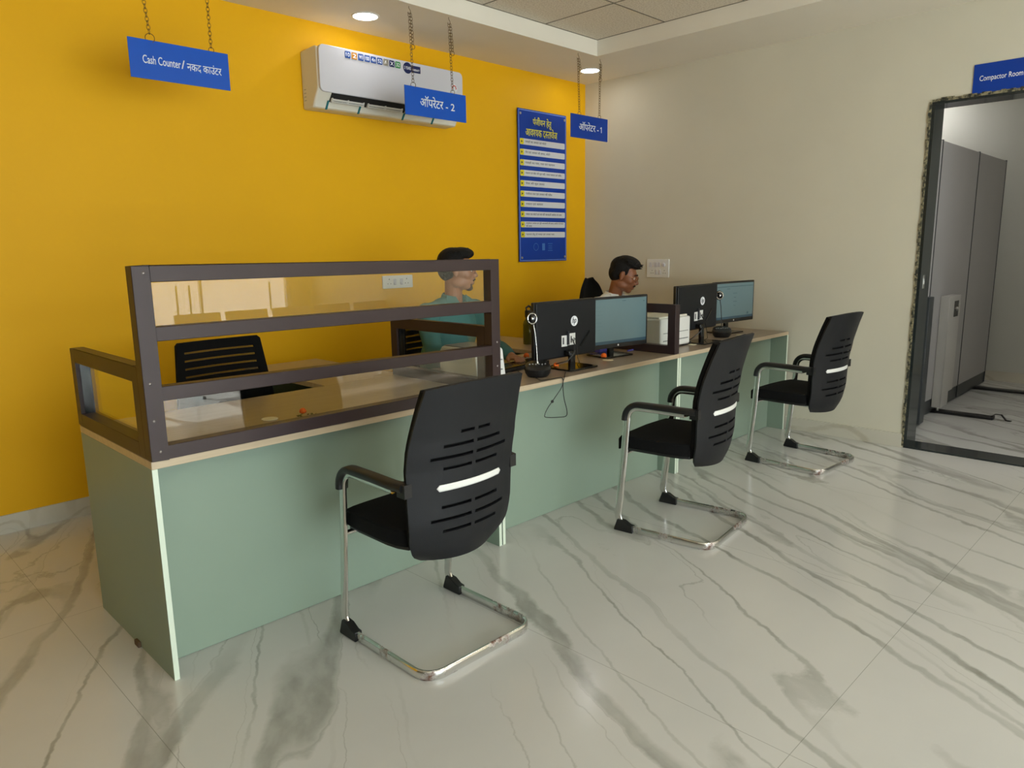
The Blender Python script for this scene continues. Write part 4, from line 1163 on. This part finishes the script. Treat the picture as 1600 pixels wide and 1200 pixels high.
text_fit('heading', 'पंजीयन हेतु', M['yellow_txt'], nb, F, -.125, .108, z0=.486, z1=.572, bold=.012)
text_fit('heading', [('आवश', .235), ('यक दस', .235), ('तावेज', 0)], M['yellow_txt'], nb, F, -.215, .185, z0=.408, z1=.493, bold=.012)
rows = [('गवाहों का आधार एवं फोटो', .52), ('पेन एवं आधार की छाया, फोटो', .62), ('गवाहों का नाम, पता एवं पहचान', .74), ('मकान एवं खेत की मूल बही, नकल खसरा एवं रसीद', .92), ('चेक की मूल छाया', .47), ('पंजीयन कर एवं उपकर की रसीद', .67), ('नकल एवं खसरा', .43), ('मकान का फोटो एवं नाप की जानकारी आवेदन के साथ', .92), ('अनुमोदन आदेश एवं पूरी जानकारी की छाया आवेदन के साथ', .95), ('पहचान हेतु दो गवाह एवं उनका पता', .72)]
rz0 = 2.309-1.921
for i, (s_, fr_) in enumerate(rows):
    zt_ = rz0-.0843*i; zb_ = zt_-.049
    b = MB(); b.prism(rounded_rect(-.285, .283, zb_, zt_, .008, 3), 'y', -.0235, -.0215); rw = b.done('row_strip', M['rowwhite'], nb)
    b = MB(); b.prism(rounded_rect(-.285, -.240, zb_+.001, zt_-.001, .010, 3), 'y', -.0245, -.0233); b.done('row_marker', M['rowyellow'], rw)
    b = MB(); zc = (zb_+zt_)/2; b.prism([(-.272, zc-.011), (-.254, zc), (-.272, zc+.011)], 'y', -.0252, -.0243); b.done('row_arrow', M['ink'], rw)
    if i == 8:
        text_fit('row_text', s_, M['ink'], rw, MT(0, -.0236, 0), -.222, .262, z0=zc+.001, z1=zc+.020, thick=.0006)
        text_fit('row_text', 'की छाया', M['ink'], rw, MT(0, -.0236, 0), -.222, -.15, z0=zc-.020, z1=zc-.003, thick=.0006)
    else:
        text_fit('row_text', s_, M['ink'], rw, MT(0, -.0236, 0), -.222, -.222+.50*fr_, z0=zc-.010, z1=zc+.013, thick=.0006)
b = MB()
b.torus((-.10, -.0226, -.500), .030, .002, nrm=(0, 1, 0)); b.box(-.02, .015, -.0232, -.022, -.53, -.47); b.box(.055, .115, -.0232, -.022, -.535, -.53); b.box(.055, .115, -.0232, -.022, -.475, -.47)
for k in range(3): b.box(.06, .11, -.0232, -.022, -.520+.014*k, -.516+.014*k)
b.done('faint_print', M['faint_blue'], nb)

# hanging signs
def ring_chain(b, top, bottom, link=.024, double=0.0, phase=0):
    top, bottom = Vector(top), Vector(bottom); L = (bottom-top).length; n = max(2, int(L/(link*.74))); d_ = (bottom-top)/n; dn = d_.normalized()
    for i in range(n):
        c = top+d_*(i+.5); nrm = Vector((1, 0, 0)) if (i+phase) % 2 else Vector((.35, 1, 0)).normalized()
        nrm = (nrm-dn*nrm.dot(dn)).normalized()
        b.torus(c, link*.30, .0014, nrm=nrm, n=12, m=6, sx=1.75, updir=dn)
def hook(b, p):
    p = Vector(p)
    pts = [p+Vector((0, 0, 0)), p+Vector((0, 0, -.012)), p+Vector((.008, 0, -.02)), p+Vector((.011, 0, -.032)), p+Vector((.004, 0, -.044)), p+Vector((-.008, 0, -.042)), p+Vector((-.010, 0, -.034))]
    b.sweep(smooth_path(pts, 3), .0018, .0018, n=6)
def hanging_sign(label, x0, x1, z0, z1, y, hooks, words, boardm, tilt=0.0):
    t = thing('hanging_sign', label, 'sign', ((x0+x1)/2, y, z0), group='blue signs hanging on chains')
    cx = (x0+x1)/2; w = (x1-x0)/2; h_ = z1-z0
    bd = bx('board', boardm, -w, w, -.002, .002, 0, h_, t, .0006)
    for xa, xb, dbl, rr in hooks:   # hook x on the ceiling, ring x on the board
        b = MB(); hook(b, (xa-cx, 0, HS-z0)); b.done('hook', M['chain'], t, smooth=True)
        b = MB(); ztop = HS-z0-.040
        zr = h_+rr*.45
        ring_chain(b, (xa-cx, 0, ztop), (xb-cx, 0, zr+rr), )
        if dbl:
            ring_chain(b, (xa-cx+.010, -.003, ztop), (xb-cx+.006+.012*0, -.006, ztop-dbl), phase=1)
            b.torus((xb-cx+.004, -.004, ztop-dbl-.012), .014, .0017, nrm=(.3, 1, 0), n=16, m=6)
        b.torus((xb-cx, 0, zr), rr, .0017, nrm=(.25, 1, .1), n=24, m=6)
        b.done('chain', M['chain'], t, smooth=True)
    for s_, a, c, zb_, em, bold in words:
        if s_ == 'one':      # the numeral 1 with its flag
            xa, xc, z_, hh = -w+2*w*a, -w+2*w*c, h_*zb_, em*.70
            b = MB(); b.prism([(xc-.007, z_), (xc, z_), (xc, z_+hh), (xc-.006, z_+hh), (xa, z_+hh*.80), (xa+.002, z_+hh*.68), (xc-.007, z_+hh*.84)], 'y', -.0028, -.0020)
            b.done('lettering', M['white_txt'], t); continue
        text_fit('lettering', s_, M['white_txt'], t, MT(0, -.0022, 0), -w+2*w*a, -w+2*w*c, zb=h_*zb_, h=em, bold=bold, thick=.0006)
    return t
hanging_sign('blue hanging sign reading Cash Counter, above the glass screen', -4.101, -3.630, 2.213, 2.387, -.645, [(-4.03, -4.0, 0, .020), (-3.712, -3.712, 0, .012)],
             [('Cash Counter', .125, .492, .40, .052, .008), ('/', .497, .535, .40, .055, .010), ('नकद काउंटर', .555, .915, .38, .050, .008)], M['blue'])
hanging_sign('blue hanging sign numbered 2, in front of the air conditioner', -2.532, -2.034, 2.226, 2.396, -.645, [(-2.473, -2.463, .175, .016), (-2.160, -2.145, .16, .014)],
             [('ऑपरेटर', .235, .61, .36, .072, .010), ('- 2', .65, .80, .36, .062, .010)], M['blue'])
hanging_sign('blue hanging sign numbered 1, in the room corner', -.972, -.515, 2.238, 2.411, -.645, [(-.884, -.868, .08, .014), (-.615, -.62, .10, .014)],
             [('ऑपरेटर', .215, .66, .36, .070, .006), ('-', .705, .745, .36, .062, .006), ('one', .79, .83, .36, .062, .006)], M['blue_d'])
# compactor room sign on the beige wall
cs = bpy.data.objects.new('door_sign', None); COL.objects.link(cs); cs.matrix_world = MT(0, -3.072, DH+.006) @ Matrix.Rotation(-PI/2, 4, 'Z')
tag(cs, 'blue Compactor Room sign fixed above the black framed opening', 'sign')
bx('board', M['blue_d'], 0, .60, -.006, -.0005, 0, .178, cs, .0006)
text_fit('lettering', '/', M['white_txt'], cs, MT(0, -.0062, 0), .268, .286, zb=.078, h=.048, bold=.008, thick=.0006)
text_fit('lettering', 'Compactor Room', M['white_txt'], cs, MT(0, -.0062, 0), .034, .258, zb=.078, h=.044, bold=.006, thick=.0006)

# ------------------------------------------------------------------ air conditioner
ac = thing('air_conditioner', 'white wall air conditioner high on the yellow wall behind the numbered sign', 'air conditioner', (-2.26, 0, 2.30))
AW = .59
prof = [(-.0005, .0), (-.0005, .352), (-.165, .358), (-.188, .350), (-.196, .335), (-.196, .115), (-.185, .09), (-.150, .05), (-.128, .008), (-.12, .0)]
b = MB(); b.prism(prof, 'x', -AW, AW); b.done('body', M['acside'], ac, bevel=.012, seg=3)
# front panel: thick rounded plate with a curved lower edge
b = MB(); pts = []
outl = rounded_rect(-AW+.004, AW-.004, .088, .362, .035, 6)
b.prism(outl, 'y', -.218, -.190)
for v in b.bm.verts:
    if v.co.z < .13 and v.co.y < -.2: v.co.y += (.13-v.co.z)*.45
b.done('front_panel', M['white_gl'], ac, bevel=.010, seg=4)
b = MB(); b.prism([(-.197, .086), (-.150, .040), (-.140, .050), (-.186, .095)], 'x', -AW+.10, AW-.03); b.done('outlet_recess', M['dark_slot'], ac)
for k, (xa, xb) in enumerate(((-.49, -.25), (-.22, .06), (.09, .36), (.39, .55))):
    b = MB(); b.prism([(-.178, .050), (-.186, .056), (-.190, .052), (-.180, .044)], 'x', xa, xb)
    b.prism([(-.168, .040), (-.172, .044), (-.184, .040), (-.178, .034)], 'x', xa, xb)
    for q in (xa+.003, (xa+xb)/2, xb-.003): b.prism([(-.190, .060), (-.176, .060), (-.160, .036), (-.180, .034)], 'x', q-.003, q+.003)
    b.done('louvre', M['white_pl'], ac, bevel=.001)
for q in (-.50, -.26, .10, .36):
    b = MB(); b.prism([(-.160, .046), (-.152, .040), (-.118, -.003), (-.126, -.003)], 'x', q-.006, q+.006); b.done('clip', M['teal_clip'], ac)
bx('grille_mark', M['grey_pl'], -.46, -.38, -.1345, -.130, .02, .028, ac)
b = MB()
for k in range(4): b.box(-AW-.0012, -AW+.002, -.05, -.025, .05+.022*k, .053+.022*k)
b.done('side_mark', M['grey_pl'], ac)
sx0 = -2.66+2.26; pitch = (2.66-2.222)/9
specs = ['sticker_blue', 'sticker_gold', 'sticker_blue', 'sticker_blue', 'sticker_blue', 'sticker_blue', 'steel', 'navy', 'sticker_green']
txts = ['10', '2', 'W3', '100', '4in', '52', 'A', 'X', '32']
for k in range(9):
    xa = sx0+pitch*k; b = MB(); b.prism(rounded_rect(xa, xa+pitch*.84, .307, .347, .005, 3), 'y', -.2192, -.2175); st = b.done('sticker', M[specs[k]], ac)
    text_fit('sticker_text', txts[k], M['white_txt'], st, MT(0, -.2192, 0), xa+.006, xa+pitch*.84-.006, z0=.315, z1=.339, thick=.0004, bold=.01)
b = MB(); b.lathe([(0, 0), (.036, 0), (.036, .0012), (0, .0012)], n=36, mx=MT(.090, -.2178, .320) @ Matrix.Rotation(PI/2, 4, 'X')); st = b.done('sticker', M['navy'], ac)
text_fit('sticker_text', '5 YEARS', M['white_txt'], st, MT(0, -.219, 0), .062, .118, z0=.310, z1=.330, thick=.0004, bold=.01)
b = MB(); b.box(.122, .200, -.2188, -.2175, .298, .342); st = b.done('sticker', M['navy'], ac)
text_fit('sticker_text', 'WARRANTY', M['white_txt'], st, MT(0, -.2188, 0), .130, .192, z0=.308, z1=.322, thick=.0004, bold=.01)
b = MB(); b.lathe([(0, 0), (.030, 0), (.030, .0012), (0, .0012)], n=30, mx=MT(.502, -.2178, .245) @ Matrix.Rotation(PI/2, 4, 'X')); st = b.done('energy_label', M['rowwhite'], ac)
b = MB()
for k in range(6):
    a = PI*k/5; b.box(.502+.018*math.cos(a)-.005, .502+.018*math.cos(a)+.005, -.2196, -.219, .245+.018*math.sin(a)-.004, .245+.018*math.sin(a)+.004)
b.done('energy_stars', M['sticker_red'], st)
b = MB(); b.box(.12, .155, -.2110, -.2080, .112, .1145); b.done('badge', M['grey_pl'], ac)

# ------------------------------------------------------------------ compactor room contents
for k, (xa, xb) in enumerate(((.25, .96), (.96, 2.05), (2.05, 3.05))):
    lab = ['grey steel storage cabinet mostly hidden behind the black door jamb', 'grey steel storage cabinet with lever panel, middle of the compactor row', 'grey steel storage cabinet at the far end of the compactor row'][k]
    t = thing('storage_cabinet', lab, 'cabinet', (xa, -2.68, 0), group='grey mobile storage cabinets')
    w = xb-xa
    bx('body', M['cabinet'], .004, w-.004, 0, 1.1, .125, 2.16, t, .004)
    bx('plinth', M['charcoal'], .002, w-.002, .004, 1.09, .012, .125, t, .002)
    bx('edge_strip', M['charcoal'], w-.012, w, -.004, .3, .02, 2.165, t)
    if k == 1:
        b = MB(); b.box(.30, .62, -.07, -.001, .17, .975); b.box(.30, .50, -.07, -.001, .055, .17); pn = b.done('control_panel', M['cabinet_l'], t, bevel=.004)
        b = MB(); b.box(.44, .56, -.073, -.070, .80, .93); hp_ = b.done('latch_plate', M['gloss_blk'], None, bevel=.002); hp_.parent = pn
        b = MB(); b.cyl((.50, -.072, .865), (.50, -.09, .865), .018); b.box(.485, .515, -.095, -.088, .83, .91); lv = b.done('lever', M['steel'], None, bevel=.003); lv.parent = pn
        b = MB(); b.cyl((.36, -.035, .002), (.36, -.035, .056), .012); b.done('roller', M['steel'], t, smooth=True)
b = MB(); b.box(0, .11, -.07, 0, .02, 1.0); tag(b.done('dark_board', M['charcoal'], loc=(.69, -2.685, 0), bevel=.003), 'dark panel standing against the cabinets beside the jamb', 'panel')
for xx, y1, lab in ((1.35, -3.115, 'black floor rail with end stop, nearer the opening'), (2.70, -3.10, 'black floor rail with end stop, farther from the opening')):
    t = thing('floor_rail', lab, 'rail', (xx, -2.72, 0), group='floor rails of the cabinets')
    L = y1+2.72
    bx('rail', M['plastic_blk'], -.045, .045, L, .3, .0005, .022, t, .003)
    b = MB(); b.sweep([(0, L+.02, .022), (0, L-.01, .045), (0, L-.05, .045), (0, L-.085, .004), (0, L-.12, .004)], .022, .004, side=(1, 0, 0), n=8); b.done('end_stop', M['plastic_blk'], t, smooth=True)

# waiting bench across the room (seen only as a reflection in the glass)
def make_bench_seat():
    t = thing('waiting_seat', 'pale steel waiting seat in the row across the room behind the camera', 'seat', (0, 0, 0), 0, 'pale waiting seats in a row')
    b = MB(); b.sweep([(0, .22, .42), (0, .0, .40), (0, -.20, .41)], .24, .008, side=(1, 0, 0), n=8, power=.5); b.done('seat', M['white_pl'], t, smooth=True)
    b = MB(); b.sweep([(0, -.20, .46), (0, -.25, .62), (0, -.30, .80)], .24, .008, side=(1, 0, 0), n=8, power=.5); b.done('backrest', M['white_pl'], t, smooth=True)
    b = MB(); b.box(-.26, .26, -.03, .03, .34, .38); b.box(-.22, -.19, -.2, .2, .0, .03); b.box(-.22, -.19, -.02, .02, .03, .36); b.box(-.2, .2, -.22, -.2, .38, .47); b.done('frame', M['steel'], t)
    return t
ws = make_bench_seat()
for k in range(5):
    o = ws if k == 0 else copy_tree(ws)
    o.location = (-2.35+.53*k, -6.9, 0)
    o['label'] = 'pale steel waiting seat, %s of the row across the room' % ['left end', 'second from the left', 'middle', 'second from the right', 'right end'][k]

bpy.data.scenes.remove(TMP)
